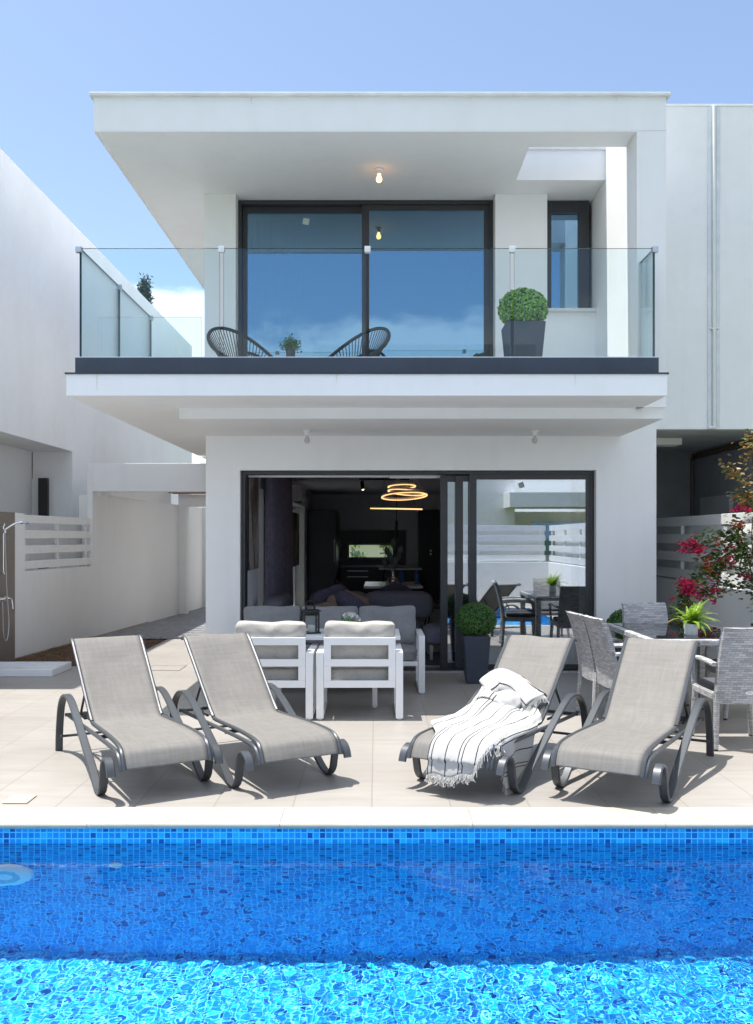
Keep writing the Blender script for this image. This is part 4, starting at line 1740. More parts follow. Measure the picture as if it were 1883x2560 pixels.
g.tube(spline([(-.04, 0, .258), (-.03, 0, .285), (0, 0, .297), (.03, 0, .285), (.04, 0, .258)], 4), .004, 6)
g.build('cage', 'black', ln)
g = MB()
for sx in (-1, 1):
    g.box(sx * .066 - .002, sx * .066 + .002, -.057, .057, .013, .164)
    g.box(-.057, .057, sx * .066 - .002, sx * .066 + .002, .013, .164)
g.build('glass', 'glass_clear', ln)
g = MB()
g.lathe([(.0, .013), (.034, .013), (.035, .07), (.031, .078), (.0, .074)], (.012, 0, 0), 20)
g.build('candle', 'candle', ln, smooth=True)
# flowers on the table
fl = empty('flower_bunch', (-.245, 8.55, .664))
tag(fl, 'bunch of white flowers with dark leaves in a low pot on the coffee table', 'flowers')
g = MB()
g.lathe([(0, 0), (.045, 0), (.055, .07), (.05, .075), (0, .065)], (0, 0, 0), 20)
g.build('pot', 'pot', fl, smooth=True)
rs = random.Random(12)
g = MB()
for i in range(34):
    a, e = rs.uniform(0, 6.28), rs.uniform(.1, 1.4)
    c_ = Vector((math.cos(a) * math.cos(e) * .085, math.sin(a) * math.cos(e) * .085, .10 + math.sin(e) * .07))
    for k in range(9):
        d = Vector((rs.gauss(0, 1), rs.gauss(0, 1), rs.gauss(0, 1))).normalized()
        leaf_cloud(g, [(c_ + d * .014, d)], .024, .8, .4, rs)
g.build('petals', 'petal', fl)
g = MB()
leaf_cloud(g, [((math.cos(a) * .09, math.sin(a) * .09, rs.uniform(.07, .15)), (math.cos(a), math.sin(a), .3)) for a in [rs.uniform(0, 6.28) for _ in range(50)]], .04, .4, .5, rs)
g.build('leaves', 'box_dark', fl)


# ------------------------------------------------------------------ potted topiary
def topiary(x, y, z, hpot, w0, w1, rb, zb, sq, leafm, n, ls, label, rz=0, seed=1, grp='box balls in slate planters'):
    rs = random.Random(seed)
    o = empty('potted_topiary', (x, y, z), rz)
    tag(o, label, 'potted plant', grp)
    g = MB()
    g.frustum4(0, 0, 0, hpot, w0, w1)
    pt = g.build('planter', 'planter', o, bevel=.012, seg=3)
    g = MB()
    g.box(-w1 / 2 + .02, w1 / 2 - .02, -w1 / 2 + .02, w1 / 2 - .02, hpot - .002, hpot + .006)
    g.build('soil', 'soil', pt)
    g = MB()
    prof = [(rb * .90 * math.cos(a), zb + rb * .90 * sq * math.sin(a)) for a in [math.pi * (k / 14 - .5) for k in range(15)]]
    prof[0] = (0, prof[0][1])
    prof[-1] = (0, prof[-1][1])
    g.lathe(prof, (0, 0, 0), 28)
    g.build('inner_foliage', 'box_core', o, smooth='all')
    g = MB()
    pn = []
    for i in range(n):
        d = Vector((rs.gauss(0, 1), rs.gauss(0, 1), rs.gauss(0, 1))).normalized()
        k = rs.uniform(.90, 1.04) + .06 * noise.noise(d * 3.5 + Vector((seed, 0, 0))) + (rs.uniform(.02, .10) if rs.random() < .03 else 0)
        p = Vector((d.x * rb * k, d.y * rb * k, zb + d.z * rb * sq * k))
        pn.append((p, d))
    leaf_cloud(g, pn, ls, .62, .85, rs)
    g.build('foliage', leafm, o)
    return o


topiary(1.062, dd(234), 0, .505, .215, .285, .212, .665, .86, 'box_dark', 5200, .021, 'dark green box ball in a tall slate planter before the sliding door panels', 0, 2)
topiary(2.70, 9.92, 0, .43, .20, .26, .185, .60, .9, 'box_dark', 3800, .021, 'dark green box ball half hidden behind the far wicker chair', 0, 3)
topiary(1.45, 9.02, 2.992, .655, .27, .385, .235, .81, .84, 'box_leaf', 4200, .034, 'bright green box ball in a large slate planter up on the balcony', 0, 4)

# ------------------------------------------------------------------ wicker dining set
dt = empty('dining_table', (2.63, dd(288), .001))
tag(dt, 'grey wicker dining table with black glass top', 'table')
hx, hy = .47, .70
g = MB()
g.box(-hx, hx, -hy, hy, .685, .737)
g.build('apron', 'wicker', dt, bevel=.012)
g = MB()
g.box(-hx + .055, hx - .055, -hy + .055, hy - .055, .7375, .743)
g.build('glass_top', 'tableglass', dt, bevel=.002)
for sx in (-1, 1):
    for sy in (-1, 1):
        g = MB()
        g.box(sx * (hx - .04) - .035, sx * (hx - .04) + .035, sy * (hy - .04) - .035, sy * (hy - .04) + .035, 0, .684)
        g.build('leg', 'wicker', dt, bevel=.006)


def make_chair():
    """faces local +y; back at y=0"""
    o = empty('wicker_chair')
    g = MB()
    nu, nv = 10, 14

    def fb(u, v, off):
        x = (u - .5) * (.445 - .03 * v)
        z = .345 + .555 * v
        y = -.02 - .11 * v ** 1.6 + off - .018 * (1 - (2 * u - 1) ** 2)
        if v > .9:
            y -= .02 * (v - .9) * 10
        return (x, y, z)
    b = len(g.v)
    g.grid(lambda u, v: fb(u, v, 0), nu, nv)
    k = (nu + 1) * (nv + 1)
    g.f = [tuple(reversed(f)) for f in g.f]
    g.f = [tuple(reversed(f)) for f in g.f]
    nf = len(g.f)
    g.grid(lambda u, v: fb(u, v, .035), nu, nv)
    for i in range(nf, len(g.f)):
        g.f[i] = tuple(reversed(g.f[i]))

    def rim(a_, b_):
        g.f.append((a_, a_ + k, b_ + k, b_))
    for j in range(nv):
        rim(j * (nu + 1), (j + 1) * (nu + 1))
        g.f.append(((j + 1) * (nu + 1) - 1, (j + 2) * (nu + 1) - 1, (j + 2) * (nu + 1) - 1 + k, (j + 1) * (nu + 1) - 1 + k))
    for i in range(nu):
        t0 = nv * (nu + 1) + i
        g.f.append((t0, t0 + k, t0 + 1 + k, t0 + 1))
        g.f.append((i, i + 1, i + 1 + k, i + k))
    g.build('backrest', 'wicker', o, smooth=True, bevel=.006)
    g = MB()
    g.box(-.235, .235, .016, .46, .355, .415)
    g.build('seat', 'wicker', o, bevel=.012)
    g = MB()
    g.pillow((0, .24, .437), (.215, .205, .028), 6, 0, 8, None, 1, .004)
    g.build('seat_pad', simple('charcoal_seat_pad', (.07, .07, .08), .95, 0, .1, 40) if 'charcoal_seat_pad' not in bpy.data.materials else bpy.data.materials['charcoal_seat_pad'], o, smooth='all')
    for sx in (-1, 1):
        for (yy, zt) in ((-.005, .42), (.44, .36)):
            g = MB()
            x = sx * .212
            xo = sx * .018
            q = 1 if yy < .1 else -1
            g.sweep([(x + xo, yy - .03 * q, .012), (x, yy, zt)], lambda t_: [(-.017 - .006 * t_, -.017 - .006 * t_), (.017 + .006 * t_, -.017 - .006 * t_), (.017 + .006 * t_, .017 + .006 * t_), (-.017 - .006 * t_, .017 + .006 * t_)], up=(1, 0, 0)) if False else g.tube([(x + xo, yy - .03 * q, .012), (x, yy, zt)], [.019, .024], 8)
            lg = g.build('leg', 'wicker', o, smooth=True)
            g = MB()
            g.lathe([(0, 0), (.017, 0), (.017, .012), (0, .012)], (x + xo, yy - .03 * q, 0), 8)
            g.build('foot_cap', 'black', lg)
        g = MB()
        g.bar(spline([(sx * .235, -.03, .625), (sx * .252, .12, .640), (sx * .252, .30, .636), (sx * .245, .42, .615)], 5), .05, .028)
        g.bar(spline([(sx * .245, .41, .62), (sx * .235, .445, .52), (sx * .222, .445, .40)], 4), .03, .028)
        g.build('armrest', 'wicker', o, smooth=True)
    return o


ch0 = make_chair()
CH = [(1.885, dd(306) - .03, -84, 'nearer of the two wicker chairs along the left side of the dining table'),
      (1.83, dd(290.5) + .0, -86, 'farther of the two wicker chairs on the left, close to the glass door corner'),
      (2.63, 8.86, 180, 'wicker chair at the far end of the table, facing the pool'),
      (2.69, dd(343), 0, 'wicker chair at the near end with a white oval badge on its back'),
      (3.42, 7.98, 92, 'wicker chair on the right side of the dining table, half out of frame')]
for i, (x, y, a, lab) in enumerate(CH):
    o = ch0 if i == 0 else copy_tree(ch0)
    o.location = (x, y, .001)
    o.rotation_euler = (0, 0, R(a))
    tag(o, lab, 'chair', 'wicker chairs around the dining table')
    if i == 3:
        g = MB()
        n = 24
        g.prism([(.030 * math.cos(2 * math.pi * k / n), .0125 * math.sin(2 * math.pi * k / n)) for k in range(n)], 1, -.003, .003)
        bd = g.build('badge', 'porcelain', o)
        bd.location = (.012, -.0435, .42)
        tx = bpy.data.curves.new('badge_text', 'FONT')
        tx.body = 'KEBER'
        tx.size = .0125
        tx.align_x = 'CENTER'
        tx.align_y = 'CENTER'
        to = bpy.data.objects.new('badge_text', tx)
        COL.objects.link(to)
        to.parent = bd
        to.location = (0, -.0036, .001)
        to.rotation_euler = (R(90), 0, 0)
        tx.materials.append(M['anthracite'])
        bpy.context.view_layer.update()
        tm = bpy.data.meshes.new_from_object(to.evaluated_get(bpy.context.evaluated_depsgraph_get()))
        t2 = bpy.data.objects.new('lettering', tm)
        COL.objects.link(t2)
        t2.parent = bd
        t2.location = to.location
        t2.rotation_euler = to.rotation_euler
        bpy.data.objects.remove(to)

# fern in a dimpled white pot
fe = empty('potted_fern', ((1733 - 941.5) / 305, dd(303), .744))
tag(fe, 'bright yellow green fern in a dimpled white pot on the black glass table', 'potted plant')
g = MB()
n = 40
pr = [(0, 0), (.049, 0), (.0515, .004), (.0535, .05), (.0545, .092), (.051, .094), (.049, .085), (0, .082)]
g.lathe(pr, (0, 0, 0), n)
pt = g.build('pot', 'pot', fe, smooth=True)
g = MB()
for i in range(8):
    for k in range(22):
        a = 2 * math.pi * (k + .5 * (i % 2)) / 22
        z = .01 + .0095 * i
        r0_ = .0522 + .002 * z / .09
        g.lathe([(0, .0032), (.0022, .002), (.0028, 0)][::-1], (math.cos(a) * r0_, math.sin(a) * r0_, z), 5)
g.build('dimples', simple('dimple_shade', (.55, .57, .60), .5), pt)
rs = random.Random(21)
g = MB()
for i in range(46):
    a = rs.uniform(0, 6.28)
    up = rs.random()
    L = rs.uniform(.17, .30)
    el = R(20 + 65 * up ** .8)
    pts = []
    p = Vector((math.cos(a) * .015, math.sin(a) * .015, .085))
    ang = el
    for k in range(15):
        pts.append(p.copy())
        p = p + Vector((math.cos(a) * math.cos(ang), math.sin(a) * math.cos(ang), math.sin(ang))) * L / 14
        ang -= R(rs.uniform(3.0, 6.5)) * (1.5 - up * .8)
        a += rs.uniform(-.04, .04)
    g.tube(pts, .0014, 4)
    for k in range(1, 15):
        t_ = k / 14
        w_ = .032 * (math.sin(math.pi * min(1, t_ * .9 + .12)) ** .7) * (1.05 - .75 * t_) + .004
        d = (pts[min(14, k + 1)] - pts[k - 1]).normalized()
        s_ = d.cross(Vector((0, 0, 1)))
        if s_.length < .05:
            s_ = Vector((-math.sin(a), math.cos(a), 0))
        s_.normalize()
        nn = s_.cross(d)
        for sg in (-1, 1):
            q = pts[k]
            tip = q + s_ * sg * w_ + d * w_ * .45 - nn * w_ * .15
            g.quad(q - d * .006, q + s_ * sg * w_ * .5 - d * .003, tip, q + d * .007)
g.build('fronds', 'fern', fe)

# ------------------------------------------------------------------ bougainvillea over the right wall
bo = empty('bougainvillea', (4.02, 10.15, 0))
tag(bo, 'bougainvillea with magenta bracts trailing over the white fence', 'climbing plant')
rs = random.Random(77)


def PB(px, py, D):
    s_ = F / D
    return Vector(((px - 941.5) / s_ - 4.02, D - 10.15, 1.55 + (1343 - py) / s_))


stems = [
    [(1905, 1640, 9.95), (1890, 1500, 9.9), (1862, 1370, 9.8), (1815, 1330, 9.7), (1765, 1345, 9.6), (1728, 1362, 9.5)],
    [(1862, 1370, 9.8), (1810, 1390, 9.65), (1770, 1425, 9.55), (1742, 1450, 9.5), (1722, 1465, 9.4), (1705, 1510, 9.35), (1690, 1560, 9.3)],
    [(1862, 1370, 9.8), (1845, 1330, 9.7), (1830, 1300, 9.75)],
    [(1905, 1500, 9.9), (1885, 1400, 9.8), (1880, 1330, 9.8), (1885, 1260, 9.9), (1862, 1210, 9.9), (1835, 1180, 9.8), (1812, 1166, 9.8)],
    [(1885, 1260, 9.9), (1862, 1240, 9.85), (1838, 1236, 9.8)],
    [(1890, 1200, 9.9), (1880, 1130, 9.9), (1878, 1080, 9.9)],
    [(1815, 1390, 9.65), (1800, 1430, 9.6), (1790, 1470, 9.6), (1765, 1475, 9.5), (1745, 1485, 9.5)],
    [(1862, 1370, 9.8), (1850, 1420, 9.8), (1870, 1440, 9.8), (1890, 1450, 9.8)],
    [(1800, 1455, 9.7), (1840, 1466, 9.8), (1885, 1474, 9.85)],
]
gs, gl, gy, gb, go = MB(), MB(), MB(), MB(), MB()


def add_leaf(g, p, L, asp=.75, droop=.5):
    a = rs.uniform(0, 6.28)
    d = Vector((math.cos(a), math.sin(a), -droop * rs.random() - .1)).normalized()
    s_ = d.cross(Vector((rs.gauss(0, .5), rs.gauss(0, .5), 1))).normalized()
    n_ = s_.cross(d)
    w_ = L * asp / 2
    g.quad(p, p + d * L * .35 + s_ * w_ - n_ * w_ * .3, p + d * L, p + d * L * .35 - n_ * 0)
    g.quad(p, p + d * L * .35 - n_ * 0, p + d * L, p + d * L * .35 - s_ * w_ - n_ * w_ * .3)


for si, st in enumerate(stems):
    pts = spline([PB(*q) for q in st], 8)
    gs.tube(pts, [max(.0025, .010 * (1 - k / len(pts))) for k in range(len(pts))], 6)
    young = si in (3, 4, 5)
    dens_ = 7 if si in (0, 1) else 5
    for k, p in enumerate(pts):
        for i in range(dens_):
            q = p + Vector((rs.gauss(0, .045), rs.gauss(0, .06), rs.gauss(0, .045)))
            add_leaf(gy if (young and rs.random() < .8) or rs.random() < .10 else gl, q, rs.uniform(.042, .078))
for (px_, py_, D_, n_, sp) in ((1800, 1385, 9.65, 120, 26), (1780, 1420, 9.6, 80, 20), (1835, 1345, 9.7, 80, 18), (1850, 1400, 9.8, 60, 22), (1695, 1535, 9.3, 60, 12), (1706, 1505, 9.3, 40, 14), (1880, 1250, 9.9, 70, 18), (1882, 1110, 9.9, 60, 14)):
    for i in range(n_):
        q = PB(px_ + rs.gauss(0, sp), py_ + rs.gauss(0, sp * .8), D_ + rs.gauss(0, .08))
        add_leaf(gy if py_ < 1270 and rs.random() < .8 else gl, q, rs.uniform(.042, .078))
for (px_, py_, D_, n_, sx_, sy_, mt) in ((1722, 1362, 9.45, 90, 14, 9, gb), (1745, 1372, 9.45, 55, 8, 6, gb), (1716, 1462, 9.3, 110, 13, 9, gb), (1728, 1478, 9.3, 40, 10, 6, gb), (1790, 1362, 9.6, 20, 10, 8, go),
                                       (1850, 1312, 9.65, 45, 8, 8, go), (1775, 1405, 9.5, 26, 8, 12, go), (1768, 1428, 9.5, 22, 8, 8, go), (1855, 1346, 9.65, 10, 4, 4, go), (1818, 1400, 9.55, 30, 14, 12, gb), (1782, 1474, 9.5, 24, 10, 3, gb),
                                       (1790, 1452, 9.5, 10, 14, 14, gb), (1762, 1492, 9.45, 16, 10, 6, gb), (1783, 1500, 9.5, 6, 3, 3, gb), (1745, 1488, 9.4, 6, 3, 3, gb), (1683, 1496, 9.3, 5, 3, 3, gb), (1852, 1268, 9.75, 30, 8, 5, gb), (1832, 1274, 9.7, 7, 3, 3, gb), (1870, 1273, 9.75, 8, 4, 3, gb),
                                       (1868, 1438, 9.75, 30, 8, 6, gb), (1720, 1510, 9.3, 14, 6, 12, gb), (1702, 1560, 9.3, 14, 10, 5, gb), (1676, 1556, 9.3, 6, 4, 4, gb), (1828, 1365, 9.6, 8, 4, 4, gb)):
    for i in range(n_):
        c_ = PB(px_ + rs.gauss(0, sx_), py_ + rs.gauss(0, sy_), D_ + rs.gauss(0, .04))
        for k in range(3):
            add_leaf(mt, c_, rs.uniform(.022, .036), 1.0, .9)
gs.build('stem', 'stem', bo, smooth='all')
tag(gl.build('leaves', 'boug_leaf', bo), kind='stuff')
tag(gy.build('young_leaves', 'boug_young', bo), kind='stuff')
tag(gb.build('bracts', 'bract', bo), kind='stuff')
tag(go.build('faded_bracts', 'bract_orange', bo), kind='stuff')


# ------------------------------------------------------------------ balcony furniture
def cord_chair():
    """egg shaped corded chair facing local +x"""
    o = empty('cord_chair')
    n = 64
    rim = []
    for k in range(n):
        a = 2 * math.pi * k / n
        u = math.cos(a)                      # -1 back top .. 1 front
        xx = .03 + .39 * u
        yy = .385 * math.sin(a) * (1 - .12 * u)
        zz = .53 - .265 * u + .045 * math.cos(2 * a)
        rim.append(Vector((xx, yy, zz)))
    g = MB()
    g.tube(rim, .0185, 8, True)
    hub = [Vector((.03 + .13 * math.cos(2 * math.pi * k / n), .13 * math.sin(2 * math.pi * k / n), .235 - .03 * math.cos(2 * math.pi * k / n))) for k in range(n)]
    g.tube(hub, .009, 6, True)
    for (x, y) in ((-.22, -.24), (-.22, .24), (.30, -.22), (.30, .22)):
        g.tube(spline([(x * .6, y * .6, .21), (x * .8, y * .85, .16), (x, y, .0)], 4), .011, 6)
    g.tube([(-.13, -.14, .20), (.18, -.13, .20), (.18, .13, .20), (-.13, .14, .20)], .010, 6, True)
    g.build('frame', 'cord', o, smooth=True)
    g = MB()
    for k in range(n):
        r_, h_ = rim[k], hub[k]
        mid = (r_ + h_) / 2 + Vector((0, 0, -.025))
        g.tube([r_, mid, h_], .005, 5)
    for k in range(16):
        a, b_ = hub[k * 2], hub[(n - k * 2) % n]
        g.tube([a, b_], .004, 5)
    g.build('cords', 'cord', o)
    return o


c1 = cord_chair()
c1.location = (-1.40, 9.72, 2.992)
c1.rotation_euler = (0, 0, R(-46))
tag(c1, 'navy corded egg chair at the left end of the balcony window', 'chair', 'corded balcony chairs')
c2 = copy_tree(c1)
c2.location = (-.25, 9.72, 2.992)
c2.rotation_euler = (0, 0, R(228))
tag(c2, 'navy corded egg chair beside the middle window stile', 'chair', 'corded balcony chairs')
bt = empty('balcony_table', (-.90, 9.55, 2.992))
tag(bt, 'small round black side table between the corded balcony chairs', 'table')
g = MB()
g.lathe([(0, .39), (.2, .39), (.2, .405), (0, .405)], (0, 0, 0), 28)
g.build('table_top', 'black', bt)
for k in range(3):
    g = MB()
    a = 2.1 * k
    g.tube([(.06 * math.cos(a), .06 * math.sin(a), .39), (.17 * math.cos(a), .17 * math.sin(a), 0)], .009, 6)
    g.build('leg', 'black', bt)
pp = empty('potted_plant', (-.90, 9.55, 3.398))
tag(pp, 'small bushy green plant in a grey pot between the corded chairs', 'potted plant')
g = MB()
g.lathe([(0, 0), (.042, 0), (.052, .115), (.046, .117), (.044, .105), (0, .105)], (0, 0, 0), 20)
g.build('pot', 'planter', pp, smooth=True)
g = MB()
rs = random.Random(5)
leaf_cloud(g, [(Vector((0, 0, .165)) + Vector((rs.gauss(0, .042), rs.gauss(0, .042), rs.gauss(.005, .036))), (rs.gauss(0, 1), rs.gauss(0, 1), .8)) for _ in range(900)], .024, .6, .8, rs)
g.build('foliage', 'box_dark', pp)

# ------------------------------------------------------------------ things inside the villa (upper floor)


def drape(name, label, x0, x1, y0, y1, z0, z1, mat, waves, amp, n=160, flare=0):
    o = empty(name, ((x0 + x1) / 2, (y0 + y1) / 2, z0))
    tag(o, label, 'curtain')
    d = Vector((x1 - x0, y1 - y0, 0))
    nn = Vector((-d.y, d.x, 0)).normalized()
    g = MB()

    def fn(u, v):
        w_ = math.sin(u * waves * 2 * math.pi + .8 * math.sin(u * 17) + .5 * v * math.sin(u * 5)) * amp * (.75 + .4 * v)
        uu = u * (1 - .0) + flare * v * (u - .5)
        p = Vector((x0, y0, z1 + (z0 - z1) * v)) + d * uu + nn * w_
        return p - o.location
    g.grid(fn, n, 24)
    g.build('fabric', mat, o, smooth='all', solid=.004)
    g = MB()
    g.tube([Vector((x0, y0, z1)) - o.location, Vector((x1, y1, z1)) - o.location], .012, 8)
    g.build('rail', 'black', o, smooth=True)
    return o


drape('curtain', 'grey curtain hanging inside the left pane of the upper window', -1.50, -.95, 10.98, 11.0, 3.08, 5.36, 'linen_grey', 7, .035)


def aircon(name, loc, rz, label):
    o = empty(name, loc, rz)
    tag(o, label, 'air conditioner')
    g = MB()
    prof_ = [(0, 0), (.17, .0), (.205, .04), (.215, .12), (.21, .25), (.19, .285), (0, .29)]
    g.prism([(u, w) for u, w in prof_], 1, -.40, .40)
    g.build('casing', 'porcelain', o, bevel=.01)
    g = MB()
    g.box(.05, .18, -.36, .36, -.006, .004)
    g.build('louver', 'planter', o)


aircon('air_conditioner', (1.41, 11.5, 5.03), R(180), 'white air conditioner high on the right wall of the upstairs room')
aircon('air_conditioner', (-1.545, dd(137), 2.19), 0, 'white air conditioner high on the living room wall, past the dark curtain')
lm = empty('table_lamp', (-.93, 12.4, 3.05))
tag(lm, 'lit lamp with pale disc shade inside the upstairs room', 'lamp')
g = MB()
g.lathe([(0, 0), (.09, 0), (.09, .02), (.012, .03), (.012, .78), (0, .78)], (0, 0, 0), 16)
g.build('stand', 'steel', lm, smooth=True)
g = MB()
g.lathe([(.02, .86), (.09, .84), (.125, .80), (.127, .80), (.09, .845), (.02, .866)], (0, 0, 0), 24)
g.build('shade', 'lampshade', lm, smooth='all')
g = MB()
g.lathe([(0, .78), (.03, .80), (.035, .83), (.0, .865)], (0, 0, 0), 14)
g.build('bulb', 'lamp_lit', lm, smooth=True)
# ------------------------------------------------------------------ things inside the villa (ground floor)
FL = .021
drape('curtain', 'dark plum curtain beside the side glass door of the living room', -1.43, -1.41, 12.1, 14.75, FL, 2.52, 'curtain', 10, .06, 220)
drape('curtain', 'pale sheer curtain gathered behind the closed glass panel', 1.78, 2.22, 11.35, 11.36, FL, 2.5, 'sheer', 5, .03, 90)
for (nm, y0, y1, z0, z1, lab) in (('canvas_painting', 10.68, 11.55, 1.16, 2.34, 'tall brown and white abstract canvas just inside the open door'), ('canvas_painting', 15.7, 17.6, 1.02, 2.0, 'grey abstract canvas under the air conditioner')):
    o = empty(nm, (-1.543, (y0 + y1) / 2, z0))
    tag(o, lab, 'painting')
    g = MB()
    g.box(0, .05, y0 - (y0 + y1) / 2, y1 - (y0 + y1) / 2, 0, z1 - z0)
    g.build('stretcher', 'black', o)
    g = MB()
    h_ = (y1 - y0) / 2 - .004
    g.quad((.0515, -h_, .004), (.0515, h_, .004), (.0515, h_, z1 - z0 - .004), (.0515, -h_, z1 - z0 - .004))
    g.build('canvas', 'painting', o)
# corner sofa
o = empty('corner_sofa', (-.2, 12.4, FL))
tag(o, 'charcoal corner sofa in the living room', 'sofa')
g = MB()
g.pillow((-.86, 12.35 - 12.4, .22), (.42, 1.05, .2), 8, 0, 8, None, 1, .004)
g.pillow((.10, 12.45 - 12.4, .22), (.72, .42, .2), 8, 0, 8, None, 2, .004)
g.build('seat', 'sofa_in', o, smooth='all')
for i, (cx_, w_) in enumerate(((-.33, .42), (.50, .50))):
    g = MB()
    g.pillow((cx_, .33, .585), (w_ - .01, .13, .19), 4.5, 0, 10, Matrix.Rotation(R(8), 3, 'X'), i, .008)
    g.build('back_cushion', 'sofa_in', o, smooth='all')
for i, y_ in enumerate((-.75, .0)):
    g = MB()
    g.pillow((-1.10 + .0, y_, .58), (.13, .38, .19), 4.5, 0, 10, None, i + 4, .008)
    g.build('back_cushion', 'sofa_in', o, smooth='all')
CUSH = [(-.62, 12.30, .66, .26, 22, -12, 'purple', 'dark plum scatter cushion at the sofa corner'), (-.32, 12.22, .62, .23, -16, 14, 'tan', 'tan scatter cushion leaning right of the plum one'),
        (-.50, 12.05, .60, .20, 12, 24, 'tan', 'tan scatter cushion tucked behind the dark striped one'), (-.68, 11.75, .53, .22, 40, 4, 'tan', 'low tan scatter cushion nearest the open door'),
        (-.40, 11.98, .61, .24, -12, 26, 'purple', 'dark plum scatter cushion tilted over the tan ones')]
for i, (x, y, z, w_, tilt, roll, mt, lab) in enumerate(CUSH):
    o = empty('scatter_cushion', (x, y, z))
    tag(o, lab, 'cushion', 'scatter cushions on the corner sofa')
    rot = Matrix.Rotation(R(roll), 3, 'Y') @ Matrix.Rotation(R(18), 3, 'X') @ Matrix.Rotation(R(tilt), 3, 'Z')
    g = MB()
    g.pillow((0, 0, 0), (w_, .075, w_ * .9), 4, .6, 10, rot, i, .01)
    g.build('cover', mt, o, smooth='all')
o = empty('ottoman', (1.02, 11.6, FL))
tag(o, 'low charcoal ottoman to the right of the corner sofa', 'ottoman')
g = MB()
g.pillow((0, 0, .30), (.42, .36, .12), 6, 0, 8, None, 4, .004)
g.build('cushion', 'sofa_in', o, smooth='all')
for sx in (-1, 1):
    for sy in (-1, 1):
        g = MB()
        g.box(sx * .34 - .02, sx * .34 + .02, sy * .28 - .02, sy * .28 + .02, 0, .19)
        g.build('leg', 'steel', o)
o = empty('rug', (.5, 11.3, FL))
tag(o, 'dark mottled rug on the living room floor', 'rug')
g = MB()
g.grid(lambda u, v: (-1.2 + 2.6 * u, -.42 + 1.2 * v, .008 + .004 * noise.noise(Vector((u * 9, v * 9, 0)))), 40, 20)
g.build('pile', 'rug', o, smooth='all')
# indoor dining
o = empty('indoor_dining_table', ((982 - 941.5) / 155, dd(154), FL))
tag(o, 'pale marble indoor dining table behind the sofa', 'table')
g = MB()
g.box(-.46, .46, -.75, .75, .735, .772)
g.build('table_top', 'marbletop', o, bevel=.01)
g = MB()
g.lathe([(0, 0), (.28, 0), (.28, .02), (.06, .05), (.05, .70), (.12, .734), (0, .734)], (0, 0, 0), 20)
g.build('pedestal', 'black', o, smooth=True)


def shell_chair():
    o = empty('shell_chair')
    g = MB()

    def fn(u, v):
        a = (u - .5) * 2.5
        h_ = v
        r_ = .20 + .07 * h_
        return (math.sin(a) * r_ * 1.05, -math.cos(a) * r_ * .95, .44 + h_ * (.40 - .16 * (2 * u - 1) ** 2))
    g.grid(fn, 24, 10)
    g.build('shell_back', 'purple', o, smooth='all', solid=.05)
    g = MB()
    g.pillow((0, .02, .43), (.22, .22, .045), 4, 0, 8, None, 2, .003)
    g.build('seat', 'purple', o, smooth='all')
    for sx in (-1, 1):
        for sy in (-1, 1):
            g = MB()
            g.tube([(sx * .13, sy * .13, .40), (sx * .21, sy * .21, 0)], .012, 6)
            g.build('leg', 'black', o)
    return o


s0 = shell_chair()
for i, (x, y, a, lab) in enumerate(((.28, 13.75, 0, 'plum shell chair at the near end of the indoor table, only its curved back showing'), (.98, 14.6, 78, 'plum shell chair on the right of the indoor table'), (-.42, 14.9, -80, 'plum shell chair on the left of the indoor table'))):
    o = s0 if i == 0 else copy_tree(s0)
    o.location = (x, y, FL)
    o.rotation_euler = (0, 0, R(a))
    tag(o, lab, 'chair', 'plum chairs round the indoor table')
TZ = FL + .773
o = empty('vase', ((983 - 941.5) / 158, dd(158), TZ))
tag(o, 'round silver vase with narrow neck holding grey green leaves', 'vase')
g = MB()
g.lathe([(0, 0), (.05, 0), (.085, .04), (.09, .075), (.07, .115), (.032, .14), (.025, .2), (.03, .26), (.026, .26), (0, .22)], (0, 0, 0), 24)
g.build('body', 'silver', o, smooth=True)
g = MB()
rs = random.Random(2)
for (dx, dy, dz, L) in ((0, 0, .62, .17), (-.10, .02, .50, .17), (-.05, -.03, .42, .18), (.12, .02, .52, .16), (.09, -.02, .42, .15), (-.14, 0, .33, .13), (.03, 0, .33, .16)):
    tip = Vector((dx, dy, dz + .05))
    base = Vector((dx * .35, dy, .25))
    g.tube([base, (base + tip) / 2, tip], .004, 5)
    d = Vector((dx * 1.1, dy, .55)).normalized()
    s_ = Vector((d.z, rs.uniform(-.3, .3), -d.x)).normalized()
    c_ = tip - d * .02
    w_ = L * .26
    pl = [c_ - d * L * .5, c_ - d * L * .1 + s_ * w_, c_ + d * L * .25 + s_ * w_ * .85, c_ + d * L * .52, c_ + d * L * .25 - s_ * w_ * .85, c_ - d * L * .1 - s_ * w_]
    g.quad(*pl)
g.build('leaves', 'leafgrey', o, solid=.004)
for i, (px_, lab) in enumerate(((1004, 'blue plastic water bottle right of the silver vase'), (1042, 'blue plastic water bottle at the right end of the indoor table'))):
    o = empty('water_bottle', ((px_ - 941.5) / 155, dd(155) + .12 * (1 - i), TZ))
    tag(o, lab, 'bottle', 'blue bottles on the indoor table')
    g = MB()
    g.lathe([(0, 0), (.034, 0), (.036, .02), (.034, .09), (.036, .13), (.03, .16), (.014, .19), (.014, .205), (0, .205)], (0, 0, 0), 18)
    g.build('body', 'bottle', o, smooth=True)
    g = MB()
    g.lathe([(0, .205), (.016, .205), (.016, .225), (0, .225)], (0, 0, 0), 12)
    g.build('cap', 'bottle', o)
